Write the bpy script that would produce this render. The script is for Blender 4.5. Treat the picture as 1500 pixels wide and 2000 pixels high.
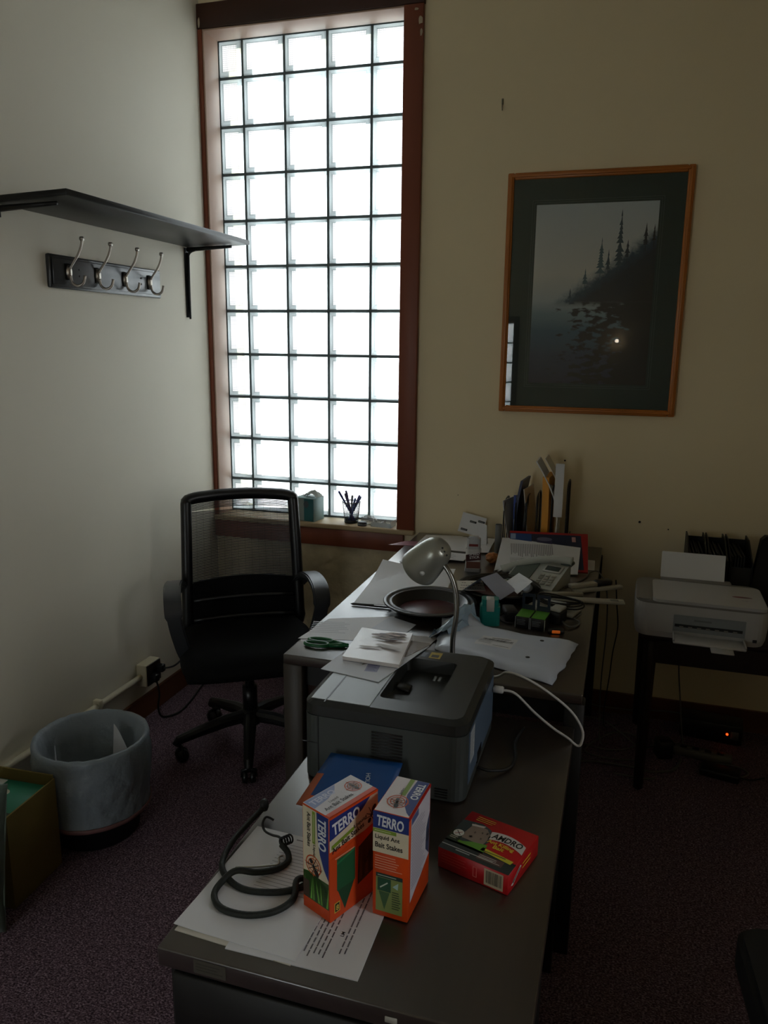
import bpy, bmesh, math, random
from mathutils import Vector, Matrix, noise as mnoise

for _o in list(bpy.data.objects): bpy.data.objects.remove(_o)
S = bpy.context.scene
COL = S.collection
random.seed(7)
PI = math.pi
def rad(a): return a * PI / 180

# ------------------------------------------------------------------ camera
YAW, PITCH, ROLL, FPX = -0.296873, 0.215663, 0.0109806, 1511.03
CAM = Vector((1.885, -3.332, 1.59))
_f = Vector((math.sin(YAW) * math.cos(PITCH), math.cos(YAW) * math.cos(PITCH), -math.sin(PITCH)))
_r = Vector((math.cos(YAW), -math.sin(YAW), 0))
_u = _r.cross(_f)
_r2 = _r * math.cos(ROLL) + _u * math.sin(ROLL)
_u2 = _u * math.cos(ROLL) - _r * math.sin(ROLL)
cd = bpy.data.cameras.new('camera')
cam = bpy.data.objects.new('camera', cd); COL.objects.link(cam)
cam.matrix_world = Matrix(((_r2.x, _u2.x, -_f.x, CAM.x), (_r2.y, _u2.y, -_f.y, CAM.y), (_r2.z, _u2.z, -_f.z, CAM.z), (0, 0, 0, 1)))
cd.sensor_fit = 'VERTICAL'; cd.sensor_height = 36.0; cd.sensor_width = 27.0
cd.lens = FPX / 2000 * 36.0
cd.clip_start = 0.02; cd.clip_end = 200
S.camera = cam

# ------------------------------------------------------------------ daylight: an overcast sky outside the glass block windows
SKY = 9.0
w = bpy.data.worlds.new('overcast_sky'); S.world = w; w.use_nodes = True
nt = w.node_tree; nt.nodes.clear()
out = nt.nodes.new('ShaderNodeOutputWorld'); bg = nt.nodes.new('ShaderNodeBackground')
tc = nt.nodes.new('ShaderNodeTexCoord'); sep = nt.nodes.new('ShaderNodeSeparateXYZ')
nt.links.new(tc.outputs['Generated'], sep.inputs[0])
mr = nt.nodes.new('ShaderNodeMapRange'); mr.inputs['From Min'].default_value = -0.35; mr.inputs['From Max'].default_value = 0.9
nt.links.new(sep.outputs['Z'], mr.inputs['Value'])
rp = nt.nodes.new('ShaderNodeValToRGB')
rp.color_ramp.elements[0].position = 0.0; rp.color_ramp.elements[0].color = (0.86, 0.90, 0.93, 1)
rp.color_ramp.elements[1].position = 1.0; rp.color_ramp.elements[1].color = (0.80, 0.87, 0.97, 1)
e = rp.color_ramp.elements.new(0.3); e.color = (1.0, 1.0, 1.0, 1)
nt.links.new(mr.outputs[0], rp.inputs[0]); nt.links.new(rp.outputs[0], bg.inputs['Color'])
bg.inputs['Strength'].default_value = SKY
nt.links.new(bg.outputs[0], out.inputs[0])

def portal(name, loc, w_, h_, rx, rz=0):
    l = bpy.data.lights.new(name, 'AREA'); l.shape = 'RECTANGLE'; l.size = w_; l.size_y = h_
    o = bpy.data.objects.new(name, l); COL.objects.link(o); o.location = loc; o.rotation_euler = (rx, 0, rz)
    l.cycles.is_portal = True
    return o
portal('daylight_portal', (0.485, 0.24, 1.83), 0.98, 2.25, rad(-90))
portal('daylight_portal_front', (0.391, -5.09, 1.0), 0.73, 1.62, rad(90))
portal('daylight_portal_side', (4.0, -2.95, 1.75), .64, 1.10, rad(90), rad(90))

vs = S.view_settings
vs.view_transform = 'Standard'; vs.look = 'None'; vs.gamma = 1.0; vs.use_curve_mapping = False
vs.exposure = 0.0
S.cycles.max_bounces = 10; S.cycles.diffuse_bounces = 5; S.cycles.transparent_max_bounces = 24
S.cycles.glossy_bounces = 4; S.cycles.transmission_bounces = 6
S.cycles.use_denoising = True
S.cycles.sample_clamp_indirect = 6.0
S.cycles.caustics_reflective = False; S.cycles.caustics_refractive = True

# ------------------------------------------------------------------ materials
def lin(h):
    if isinstance(h, str):
        h = h.lstrip('#'); c = [int(h[i:i + 2], 16) / 255 for i in (0, 2, 4)]
        return tuple((x / 12.92 if x <= .04045 else ((x + .055) / 1.055) ** 2.4) for x in c)
    return h
_mats = {}
def mat(name, col, rough=.55, metal=0.0, spec=.5, vary=None, bump=None, coat=0.0, emit=None, alpha=1.0, trans=0.0, sheen=0.0, stretch=None, col2=None, sss=0.0):
    if name in _mats: return _mats[name]
    m = bpy.data.materials.new(name); m.use_nodes = True
    n = m.node_tree.nodes; L = m.node_tree.links
    b = n['Principled BSDF']
    c = lin(col)
    b.inputs['Base Color'].default_value = (*c, 1)
    b.inputs['Roughness'].default_value = rough; b.inputs['Metallic'].default_value = metal
    b.inputs['Specular IOR Level'].default_value = spec
    b.inputs['Coat Weight'].default_value = coat; b.inputs['Coat Roughness'].default_value = .15
    b.inputs['Alpha'].default_value = alpha; b.inputs['Transmission Weight'].default_value = trans
    b.inputs['Sheen Weight'].default_value = sheen
    if emit:
        b.inputs['Emission Color'].default_value = (*lin(emit[0]), 1); b.inputs['Emission Strength'].default_value = emit[1]
    co = None
    def coords():
        nonlocal co
        if co is None:
            t = n.new('ShaderNodeTexCoord'); mp = n.new('ShaderNodeMapping')
            if stretch: mp.inputs['Scale'].default_value = stretch
            L.new(t.outputs['Object'], mp.inputs['Vector']); co = mp.outputs[0]
        return co
    if vary:
        nz = n.new('ShaderNodeTexNoise'); nz.inputs['Scale'].default_value = vary[0]; nz.inputs['Detail'].default_value = 5
        L.new(coords(), nz.inputs['Vector'])
        r = n.new('ShaderNodeValToRGB')
        c2 = lin(col2) if col2 else tuple(x * (1 - vary[1]) for x in c)
        r.color_ramp.elements[0].position = vary[2] if len(vary) > 2 else .3; r.color_ramp.elements[1].position = vary[3] if len(vary) > 3 else .7
        r.color_ramp.elements[0].color = (*c2, 1); r.color_ramp.elements[1].color = (*c, 1)
        L.new(nz.outputs['Fac'], r.inputs[0]); L.new(r.outputs[0], b.inputs['Base Color'])
    if bump:
        nz = n.new('ShaderNodeTexNoise'); nz.inputs['Scale'].default_value = bump[0]; nz.inputs['Detail'].default_value = 6
        L.new(coords(), nz.inputs['Vector'])
        bp = n.new('ShaderNodeBump'); bp.inputs['Strength'].default_value = bump[1]; bp.inputs['Distance'].default_value = bump[2] if len(bump) > 2 else .004
        L.new(nz.outputs['Fac'], bp.inputs['Height']); L.new(bp.outputs[0], b.inputs['Normal'])
    _mats[name] = m
    return m
def flat(h):  # a plain printing ink
    return mat('ink_' + h.lstrip('#'), h, .5)

# ------------------------------------------------------------------ mesh builder
class MB:
    def __init__(s): s.v = []; s.f = []; s.m = []; s.s = []
    def add(s, vs, fs, mat=0, smooth=False, M=None):
        k = len(s.v)
        s.v += [tuple(M @ Vector(p)) if M else tuple(p) for p in vs]
        for q in fs: s.f.append([i + k for i in q]); s.m.append(mat); s.s.append(smooth)
        return s
    def box(s, a, b, mat=0, M=None):
        x0, y0, z0 = a; x1, y1, z1 = b
        return s.add([(x0, y0, z0), (x1, y0, z0), (x1, y1, z0), (x0, y1, z0), (x0, y0, z1), (x1, y0, z1), (x1, y1, z1), (x0, y1, z1)],
                     [(3, 2, 1, 0), (4, 5, 6, 7), (0, 1, 5, 4), (1, 2, 6, 5), (2, 3, 7, 6), (3, 0, 4, 7)], mat, False, M)
    def rbox(s, a, b, r=.004, seg=2, mat=0, M=None, smooth=True):
        bm = bmesh.new(); bmesh.ops.create_cube(bm, size=1)
        sz = [b[i] - a[i] for i in range(3)]; c = [(a[i] + b[i]) / 2 for i in range(3)]
        for v in bm.verts: v.co = Vector((v.co.x * sz[0] + c[0], v.co.y * sz[1] + c[1], v.co.z * sz[2] + c[2]))
        bmesh.ops.bevel(bm, geom=list(bm.edges) + list(bm.verts), offset=min(r, min(sz) * .49), segments=seg, profile=.5, affect='EDGES')
        s.addbm(bm, mat, smooth, M); return s
    def addbm(s, bm, mat=0, smooth=False, M=None):
        bm.verts.index_update()
        s.add([v.co.copy() for v in bm.verts], [[v.index for v in f.verts] for f in bm.faces], mat, smooth, M); bm.free()
    def tube(s, pts, r, n=10, mat=0, closed=False, M=None, caps=True, smooth=True):
        P = [Vector(p) for p in pts]; N = len(P)
        rs = r if isinstance(r, (list, tuple)) else [r] * N
        T = []
        for i in range(N):
            a = P[(i - 1) % N] if (closed or i > 0) else P[i]; b = P[(i + 1) % N] if (closed or i < N - 1) else P[i]
            d = (b - a); T.append(d.normalized() if d.length > 1e-9 else Vector((0, 0, 1)))
        up = Vector((0, 0, 1)) if abs(T[0].z) < .9 else Vector((1, 0, 0))
        nrm = (up - T[0] * up.dot(T[0])).normalized()
        vs = []
        for i in range(N):
            nrm = (nrm - T[i] * nrm.dot(T[i]))
            nrm = nrm.normalized() if nrm.length > 1e-6 else T[i].orthogonal().normalized()
            bn = T[i].cross(nrm)
            for k in range(n):
                a = 2 * PI * k / n
                vs.append(P[i] + (nrm * math.cos(a) + bn * math.sin(a)) * rs[i])
        fs = []
        for i in range(N if closed else N - 1):
            j = (i + 1) % N
            for k in range(n): fs.append((i * n + k, i * n + (k + 1) % n, j * n + (k + 1) % n, j * n + k))
        if caps and not closed: fs.append(tuple(range(n - 1, -1, -1))); fs.append(tuple((N - 1) * n + k for k in range(n)))
        return s.add(vs, fs, mat, smooth, M)
    def cyl(s, p0, p1, r0, r1=None, n=20, mat=0, M=None, smooth=True):
        return s.tube([p0, p1], [r0, r0 if r1 is None else r1], n, mat, False, M, True, smooth)
    def lathe(s, prof, n=40, mat=0, M=None, smooth=True, wob=None):
        vs = []; fs = []; K = len(prof)
        for k in range(n):
            a = 2 * PI * k / n
            for i, (r, z) in enumerate(prof):
                rr, zz = (r, z) if wob is None else wob(r, z, a, i)
                vs.append((rr * math.cos(a), rr * math.sin(a), zz))
        for k in range(n):
            k2 = (k + 1) % n
            for i in range(K - 1):
                fs.append((k * K + i, k2 * K + i, k2 * K + i + 1, k * K + i + 1))
        return s.add(vs, fs, mat, smooth, M)
    def prism(s, poly, z0, z1, mat=0, M=None):
        n = len(poly)
        vs = [(x, y, z0) for x, y in poly] + [(x, y, z1) for x, y in poly]
        fs = [tuple(range(n - 1, -1, -1)), tuple(range(n, 2 * n))] + [(i, (i + 1) % n, n + (i + 1) % n, n + i) for i in range(n)]
        return s.add(vs, fs, mat, False, M)
    def sheet(s, c, t=.0008, n=8, lift=None, mat=0, M=None):
        # c: four corners (bl, br, tr, tl); lift(u, v) -> extra height
        c = [Vector(p) for p in c]; vs = []; fs = []; w = n + 1
        for k in (0, 1):
            for j in range(w):
                for i in range(w):
                    u = i / n; v = j / n
                    p = (c[0] * (1 - u) + c[1] * u) * (1 - v) + (c[3] * (1 - u) + c[2] * u) * v
                    vs.append(p + Vector((0, 0, (lift(u, v) if lift else 0) + k * t)))
        q = w * w
        for j in range(n):
            for i in range(n):
                a = j * w + i
                fs.append((a + w, a + w + 1, a + 1, a)); fs.append((q + a, q + a + 1, q + a + w + 1, q + a + w))
        for i in range(n):
            fs.append((i, i + 1, q + i + 1, q + i)); a = n * w + i; fs.append((a + 1, a, q + a, q + a + 1))
            b = i * w; fs.append((b + w, b, q + b, q + b + w)); d = i * w + n; fs.append((d, d + w, q + d + w, q + d))
        return s.add(vs, fs, mat, False, M)
    def build(s, name, mats, parent=None, loc=None, rot=None):
        me = bpy.data.meshes.new(name)
        me.from_pydata([tuple(p) for p in s.v], [], s.f)
        for m_ in (mats if isinstance(mats, (list, tuple)) else [mats]): me.materials.append(m_)
        me.polygons.foreach_set('material_index', s.m); me.polygons.foreach_set('use_smooth', s.s)
        me.update()
        bm = bmesh.new(); bm.from_mesh(me); bmesh.ops.recalc_face_normals(bm, faces=bm.faces) if not getattr(s, 'keepn', False) else None
        bm.to_mesh(me); bm.free()
        return link(name, me, parent, loc, rot)
def link(name, me, parent=None, loc=None, rot=None):
    o = bpy.data.objects.new(name, me); COL.objects.link(o)
    if parent: o.parent = parent
    if loc: o.location = loc
    if rot: o.rotation_euler = rot
    return o
def sharp(o, ang=35):
    try: o.data.set_sharp_from_angle(angle=rad(ang))
    except Exception: pass
    return o
def tag(o, label=None, cat=None, group=None, kind=None):
    if label: o['label'] = label
    if cat: o['category'] = cat
    if group: o['group'] = group
    if kind: o['kind'] = kind
    return o
def thing(name, label, cat, loc=(0, 0, 0), rz=0, group=None, kind=None):
    o = bpy.data.objects.new(name, None); COL.objects.link(o); o.location = loc; o.rotation_euler = (0, 0, rz)
    o.empty_display_size = .05
    return tag(o, label, cat, group, kind)
def struct(o): o['kind'] = 'structure'; return o
def frame(loc, x, y):  # matrix from two axes
    x = Vector(x).normalized(); y = Vector(y); y = (y - x * y.dot(x)).normalized(); z = x.cross(y)
    return Matrix(((x.x, y.x, z.x, loc[0]), (x.y, y.y, z.y, loc[1]), (x.z, y.z, z.z, loc[2]), (0, 0, 0, 1)))
def axis_m(loc, d):  # local z along d
    return Matrix.Translation(loc) @ Vector((0, 0, 1)).rotation_difference(Vector(d)).to_matrix().to_4x4()
def smooth_path(pts, k=6, closed=False):
    P = [Vector(p) for p in pts]; N = len(P); o = []
    rng = range(N) if closed else range(N - 1)
    for i in rng:
        p0 = P[(i - 1) % N] if closed or i > 0 else P[i]; p1 = P[i]; p2 = P[(i + 1) % N]
        p3 = P[(i + 2) % N] if closed or i < N - 2 else P[(i + 1) % N]
        for j in range(k):
            t = j / k
            o.append(.5 * ((2 * p1) + (p2 - p0) * t + (2 * p0 - 5 * p1 + 4 * p2 - p3) * t * t + (3 * p1 - p0 - 3 * p2 + p3) * t ** 3))
    if not closed: o.append(P[-1])
    return o
_tc = {}
def text_geo(body, bold=0.0, shear=0.0, res=3):
    key = (body, bold, shear)
    if key in _tc: return _tc[key]
    cu = bpy.data.curves.new('lettering', 'FONT'); cu.body = body; cu.size = 1; cu.offset = bold; cu.shear = shear
    cu.resolution_u = res
    o = bpy.data.objects.new('lettering', cu); COL.objects.link(o)
    dg = bpy.context.evaluated_depsgraph_get(); me = o.evaluated_get(dg).to_mesh()
    vs = [(v.co.x, v.co.y) for v in me.vertices]; fs = [tuple(p.vertices) for p in me.polygons]
    o.evaluated_get(dg).to_mesh_clear(); bpy.data.objects.remove(o); bpy.data.curves.remove(cu)
    x0 = min(p[0] for p in vs); x1 = max(p[0] for p in vs); y0 = min(p[1] for p in vs); y1 = max(p[1] for p in vs)
    _tc[key] = ([((p[0] - x0) / (x1 - x0), (p[1] - y0) / (y1 - y0)) for p in vs], fs, (x1 - x0) / (y1 - y0))
    return _tc[key]
class Print:
    """flat print on one face: uv in metres from the face's lower left corner"""
    def __init__(s, M, eps=.00018): s.M = M; s.mb = MB(); s.mb.keepn = True; s.mats = []; s.layer = 1; s.eps = eps
    def _mi(s, h):
        m_ = flat(h) if isinstance(h, str) else h
        if m_ not in s.mats: s.mats.append(m_)
        return s.mats.index(m_)
    def poly(s, pts, h, layer=None):
        z = s.eps * (layer or s.layer)
        a = sum(pts[i][0] * pts[(i + 1) % len(pts)][1] - pts[(i + 1) % len(pts)][0] * pts[i][1] for i in range(len(pts)))
        if a < 0: pts = pts[::-1]
        s.mb.add([(u, v, z) for u, v in pts], [tuple(range(len(pts)))], s._mi(h), False, s.M); return s
    def rect(s, u0, v0, u1, v1, h, layer=None): return s.poly([(u0, v0), (u1, v0), (u1, v1), (u0, v1)], h, layer)
    def ell(s, u, v, a, b, h, layer=None, n=20, rot=0, hole=None):
        c, d = math.cos(rot), math.sin(rot)
        pt = lambda k, f: (u + a * f * math.cos(k) * c - b * f * math.sin(k) * d, v + a * f * math.cos(k) * d + b * f * math.sin(k) * c)
        if hole is None: return s.poly([pt(2 * PI * k / n, 1) for k in range(n)], h, layer)
        for k in range(n):
            k0, k1 = 2 * PI * k / n, 2 * PI * (k + 1) / n
            s.poly([pt(k0, 1), pt(k1, 1), pt(k1, hole), pt(k0, hole)], h, layer)
        return s
    def text(s, body, u0, v0, w_, h_, ink, layer=None, rot=0, bold=.012, shear=0.0, warp=None):
        vs, fs, _ = text_geo(body, bold, shear); z = s.eps * (layer or s.layer); c, d = math.cos(rot), math.sin(rot)
        o = []
        for x, y in vs:
            x *= w_; y *= h_
            if warp: x, y = warp(x / w_, y / h_); x *= w_; y *= h_
            o.append((u0 + x * c - y * d, v0 + x * d + y * c, z))
        s.mb.add(o, fs, s._mi(ink), False, s.M); return s
    def lines(s, u0, v0, u1, v1, n, ink, layer=None, fill=.35, ragged=.3, rot90=False):
        for i in range(n):
            k = (i + .5) / n; e_ = 1 - ragged * random.random()
            if rot90:
                x = u0 + (u1 - u0) * k; h = (u1 - u0) / n * fill / 2; s.rect(x - h, v0, x + h, v0 + (v1 - v0) * e_, ink, layer)
            else:
                y = v1 + (v0 - v1) * k; h = (v1 - v0) / n * fill / 2; s.rect(u0, y - h, u0 + (u1 - u0) * e_, y + h, ink, layer)
        return s
    def barcode(s, u0, v0, u1, v1, ink='#141414', layer=None):
        x = u0; R = random.Random(3)
        while x < u1:
            w_ = (u1 - u0) * R.choice((.012, .02, .03)); s.rect(x, v0, min(u1, x + w_), v1, ink, layer); x += w_ + (u1 - u0) * R.choice((.014, .022, .03))
        return s
    def build(s, name, parent, loc=None, rot=None): return s.mb.build(name, s.mats, parent, loc, rot)
# ------------------------------------------------------------------ room shell
RX, RY, RZ = 3.9, -4.9, 3.3
M_wall = mat('painted_plaster_cream', '#ecdcb8', .75, spec=.25, vary=(1.3, .05), bump=(60, .12, .002))
M_wall_l = mat('painted_plaster_left', '#d6d1c0', .62, spec=.3, vary=(1.1, .04), bump=(45, .10, .002))
M_ceil = mat('ceiling_paint', '#e2ded2', .8)
M_rough = mat('crumbling_plaster', '#cfc0a0', .9, spec=.1, vary=(9, .25, .35, .62), bump=(30, .9, .012))
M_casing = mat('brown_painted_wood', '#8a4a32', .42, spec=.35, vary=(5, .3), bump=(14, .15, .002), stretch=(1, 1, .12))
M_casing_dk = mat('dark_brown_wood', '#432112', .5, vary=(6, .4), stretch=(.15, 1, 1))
M_reveal = mat('reveal_paint', '#b79a88', .5, vary=(3, .08))
M_sill = mat('worn_sill_wood', '#cdb48c', .55, vary=(10, .3), bump=(25, .2, .002), stretch=(.2, 1, 1))
M_base = mat('stained_baseboard', '#6a3f22', .45, vary=(8, .35), stretch=(1, .1, 1))
M_mortar = mat('grey_mortar', '#5f6869', .9, bump=(80, .5, .003))

def carpet():
    m = bpy.data.materials.new('flecked_carpet'); m.use_nodes = True; n = m.node_tree.nodes; L = m.node_tree.links; b = n['Principled BSDF']
    t = n.new('ShaderNodeTexCoord')
    a = n.new('ShaderNodeTexNoise'); a.inputs['Scale'].default_value = 165; a.inputs['Detail'].default_value = 3; a.inputs['Roughness'].default_value = .75
    mp = n.new('ShaderNodeMapping'); mp.inputs['Scale'].default_value = (1, 1.5, 1); L.new(t.outputs['Object'], mp.inputs[0]); L.new(mp.outputs[0], a.inputs['Vector'])
    r = n.new('ShaderNodeValToRGB'); cr = r.color_ramp
    cr.elements[0].position = .36; cr.elements[0].color = (*lin('#382c31'), 1)
    cr.elements[1].position = .68; cr.elements[1].color = (*lin('#cdb6bf'), 1)
    e_ = cr.elements.new(.5); e_.color = (*lin('#75606b'), 1)
    L.new(a.outputs['Fac'], r.inputs[0])
    c = n.new('ShaderNodeTexNoise'); c.inputs['Scale'].default_value = 60; c.inputs['Detail'].default_value = 2; L.new(t.outputs['Object'], c.inputs['Vector'])
    mx = n.new('ShaderNodeMix'); mx.data_type = 'RGBA'; mx.blend_type = 'MULTIPLY'; mx.inputs[0].default_value = .6
    r2 = n.new('ShaderNodeValToRGB'); r2.color_ramp.elements[0].position = .35; r2.color_ramp.elements[0].color = (.45, .38, .42, 1); r2.color_ramp.elements[1].position = .65; r2.color_ramp.elements[1].color = (1, .92, .96, 1)
    L.new(c.outputs['Fac'], r2.inputs[0]); L.new(r.outputs[0], mx.inputs[6]); L.new(r2.outputs[0], mx.inputs[7]); L.new(mx.outputs[2], b.inputs['Base Color'])
    bp = n.new('ShaderNodeBump'); bp.inputs['Strength'].default_value = .8; bp.inputs['Distance'].default_value = .01; L.new(a.outputs['Fac'], bp.inputs['Height']); L.new(bp.outputs[0], b.inputs['Normal'])
    b.inputs['Roughness'].default_value = .95; b.inputs['Specular IOR Level'].default_value = .1
    return m
struct(MB().box((-.2, RY - .2, -.1), (RX + .2, .3, 0)).build('floor', carpet()))
struct(MB().box((-.2, RY - .2, RZ), (RX + .2, .3, RZ + .1)).build('ceiling', M_ceil))
struct(MB().box((-.2, RY - .2, 0), (0, .3, RZ)).build('wall_left', M_wall_l))
rw = MB()
for a, c in (((RY - .2, 0), (.3, 1.20)), ((RY - .2, 2.30), (.3, RZ)), ((RY - .2, 1.20), (-3.27, 2.30)), ((-2.63, 1.20), (.3, 2.30))): rw.box((RX, a[0], a[1]), (RX + .2, c[0], c[1]))
struct(rw.build('wall_right', M_wall))

def wall_with_hole(name, y0, y1, x0, x1, z0, z1, m):
    b = MB()
    b.box((0, y0, 0), (RX, y1, z0)); b.box((0, y0, z1), (RX, y1, RZ))
    if x0 > 0: b.box((0, y0, z0), (x0, y1, z1))
    b.box((x1, y0, z0), (RX, y1, z1))
    return struct(b.build(name, m))
WX0, WX1, WZ0, WZ1 = .022, .948, .752, 2.906
wb = wall_with_hole('wall_back', 0, .3, WX0, WX1, WZ0, WZ1, M_wall)
fw = MB()
for a, c in (((0, 0), (RX, .20)), ((0, 1.805), (RX, RZ)), ((0, .20), (.03, 1.805)), ((.752, .20), (RX, 1.805))):
    fw.box((a[0], RY - .2, a[1]), (c[0], RY, c[1]))
struct(fw.build('wall_front', M_wall))

# crumbling plaster under the window, a rough skin of its own
def rough_patch():
    b = MB(); nx, nz = 56, 36; x0, x1, z0, z1 = .004, 1.10, .10, .650; vs = []; fs = []
    for j in range(nz + 1):
        for i in range(nx + 1):
            x = x0 + (x1 - x0) * i / nx; z = z0 + (z1 - z0) * j / nz
            d = .006 + .011 * (mnoise.noise((x * 6, z * 7, .3)) * .6 + mnoise.noise((x * 17, z * 19, 2.)) * .4 + .2)
            d *= min(1, i / 3, (nx - i) / 8, j / 3 + .2)
            vs.append((x, -max(.0015, d), z))
    for j in range(nz):
        for i in range(nx): a = j * (nx + 1) + i; fs.append((a, a + 1, a + nx + 2, a + nx + 1))
    k = len(vs); vs += [(x0, .004, z0), (x1, .004, z0), (x1, .004, z1), (x0, .004, z1)]
    b.add(vs, fs, 0, True)
    return b.build('plaster_patch', M_rough, wb)
rough_patch()
# little nail holes and a hook left in the wall
for i, (x, z, r) in enumerate(((1.665, 1.110, .004), (1.985, .868, .005), (2.1, .845, .003), (1.21, .93, .002), (1.34, 2.52, .003))):
    MB().cyl((x, -.0015, z), (x, .002, z), r, r * .8, 8).build('nail_hole', mat('hole_dark', '#2a2620', .9), wb)
hk = thing('wall_hook', 'tiny bent metal hook left in the bare wall between window and picture', 'hook', (1.339, 0, 2.505))
MB().tube(smooth_path([(0, .004, .03), (0, -.006, .022), (0, -.007, 0), (.002, -.014, -.012), (.003, -.020, -.004)]), .0022, 8).build('hook_wire', mat('old_steel', '#8d8674', .4, .8), hk)
MB().rbox((-.004, -.003, .012), (.004, .001, .034), .001).build('hook_plate', mat('old_steel', '#8d8674', .4, .8), hk)

def pane_mat(name='picture_glass', g=.06):
    m = bpy.data.materials.new(name); m.use_nodes = True; n = m.node_tree.nodes; L = m.node_tree.links; n.clear()
    o = n.new('ShaderNodeOutputMaterial'); tr = n.new('ShaderNodeBsdfTransparent'); gl = n.new('ShaderNodeBsdfGlossy'); gl.inputs['Roughness'].default_value = .01
    fr = n.new('ShaderNodeFresnel'); fr.inputs['IOR'].default_value = 1.5; mx = n.new('ShaderNodeMixShader')
    L.new(fr.outputs[0], mx.inputs[0]); L.new(tr.outputs[0], mx.inputs[1]); L.new(gl.outputs[0], mx.inputs[2]); L.new(mx.outputs[0], o.inputs[0]); return m
# ------------------------------------------------------------------ glass block windows
def glass_mat(name, ribbed, tint, diffuse):
    """glass block face: part clear, part scattering; ribs modulate what gets through"""
    m = bpy.data.materials.new(name); m.use_nodes = True; n = m.node_tree.nodes; L = m.node_tree.links
    n.clear(); o = n.new('ShaderNodeOutputMaterial')
    tr = n.new('ShaderNodeBsdfTransparent'); tr.inputs[0].default_value = (*tint, 1)
    tl = n.new('ShaderNodeBsdfTranslucent'); tl.inputs[0].default_value = (*tint, 1)
    gl = n.new('ShaderNodeBsdfGlossy'); gl.inputs['Roughness'].default_value = .12; gl.inputs[0].default_value = (.9, .95, 1, 1)
    m1 = n.new('ShaderNodeMixShader'); m1.inputs[0].default_value = diffuse
    L.new(tr.outputs[0], m1.inputs[1]); L.new(tl.outputs[0], m1.inputs[2])
    lw = n.new('ShaderNodeFresnel'); lw.inputs['IOR'].default_value = 1.35
    m2 = n.new('ShaderNodeMixShader'); L.new(lw.outputs[0], m2.inputs[0]); L.new(m1.outputs[0], m2.inputs[1]); L.new(gl.outputs[0], m2.inputs[2])
    L.new(m2.outputs[0], o.inputs[0])
    if ribbed:
        t = n.new('ShaderNodeTexCoord'); s_ = n.new('ShaderNodeSeparateXYZ'); L.new(t.outputs['Object'], s_.inputs[0])
        def wave(sock, pitch):
            a = n.new('ShaderNodeMath'); a.operation = 'MULTIPLY'; a.inputs[1].default_value = 2 * PI / pitch; L.new(sock, a.inputs[0])
            b = n.new('ShaderNodeMath'); b.operation = 'SINE'; L.new(a.outputs[0], b.inputs[0]); return b.outputs[0]
        a = wave(s_.outputs['X'], .0082); b = wave(s_.outputs['Z'], .0082)
        mn = n.new('ShaderNodeMath'); mn.operation = 'MINIMUM'; L.new(a, mn.inputs[0]); L.new(b, mn.inputs[1])
        r = n.new('ShaderNodeMapRange'); r.inputs['From Min'].default_value = -1; r.inputs['From Max'].default_value = .1; r.inputs['To Min'].default_value = .38; r.inputs['To Max'].default_value = 1
        L.new(mn.outputs[0], r.inputs[0])
        vm = n.new('ShaderNodeVectorMath'); vm.operation = 'SCALE'; vm.inputs[0].default_value = tint; L.new(r.outputs[0], vm.inputs['Scale'])
        L.new(vm.outputs[0], tr.inputs[0]); L.new(vm.outputs[0], tl.inputs[0])
    return m
M_gp = glass_mat('ribbed_glass', True, (.97, .99, .995), .84)
M_gp2 = glass_mat('ribbed_clear_glass', True, (.97, .99, .995), .3)
M_gb = glass_mat('outer_glass', False, (.96, .98, .98), 0.0)
M_ge = glass_mat('clear_glass_rim', False, (.60, .68, .68), .5)
M_gs = mat('glass_edge', '#c2ccce', .35)
_blk = {}
def block_mesh(w_, h_, clear=False):
    key = (round(w_, 3), round(h_, 3), clear)
    if key in _blk: return _blk[key]
    b = MB(); b.keepn = True; T = .098
    def ring(i, y): return [(-w_ / 2 + i, y, -h_ / 2 + i), (w_ / 2 - i, y, -h_ / 2 + i), (w_ / 2 - i, y, h_ / 2 - i), (-w_ / 2 + i, y, h_ / 2 - i)]
    R = [ring(0, .012), ring(.003, .004), ring(.008, 0), ring(.015, .001), ring(.019, .004)]
    vs = sum(R, []); fs = []
    for k in range(4):
        for i in range(4):
            j = (i + 1) % 4; fs.append((k * 4 + i, k * 4 + j, k * 4 + 4 + j, k * 4 + 4 + i))
    b.add(vs, fs, 1, False)
    # slightly pillowed ribbed face
    n = 8; x0, x1, z0, z1 = -w_ / 2 + .019, w_ / 2 - .019, -h_ / 2 + .019, h_ / 2 - .019; vs = []; fs = []
    for j in range(n + 1):
        for i in range(n + 1):
            u, v = i / n, j / n
            vs.append((x0 + (x1 - x0) * u, .004 - .006 * (1 - (2 * u - 1) ** 2) * (1 - (2 * v - 1) ** 2), z0 + (z1 - z0) * v))
    for j in range(n):
        for i in range(n): a = j * (n + 1) + i; fs.append((a, a + 1, a + n + 2, a + n + 1))
    b.add(vs, fs, 0, True)
    # back face and the solid edge band
    bk = ring(0, T); fr = ring(0, .012)
    b.add(bk, [(3, 2, 1, 0)], 3); b.add(fr + bk, [(i, i + 4, (i + 1) % 4 + 4, (i + 1) % 4) for i in range(4)], 2)
    me = bpy.data.meshes.new('glass_block'); me.from_pydata(b.v, [], b.f)
    for m_ in (M_gp2 if clear else M_gp, M_ge, M_gs, M_gb): me.materials.append(m_)
    me.polygons.foreach_set('material_index', b.m); me.polygons.foreach_set('use_smooth', b.s); me.update()
    _blk[key] = me; return me
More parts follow.
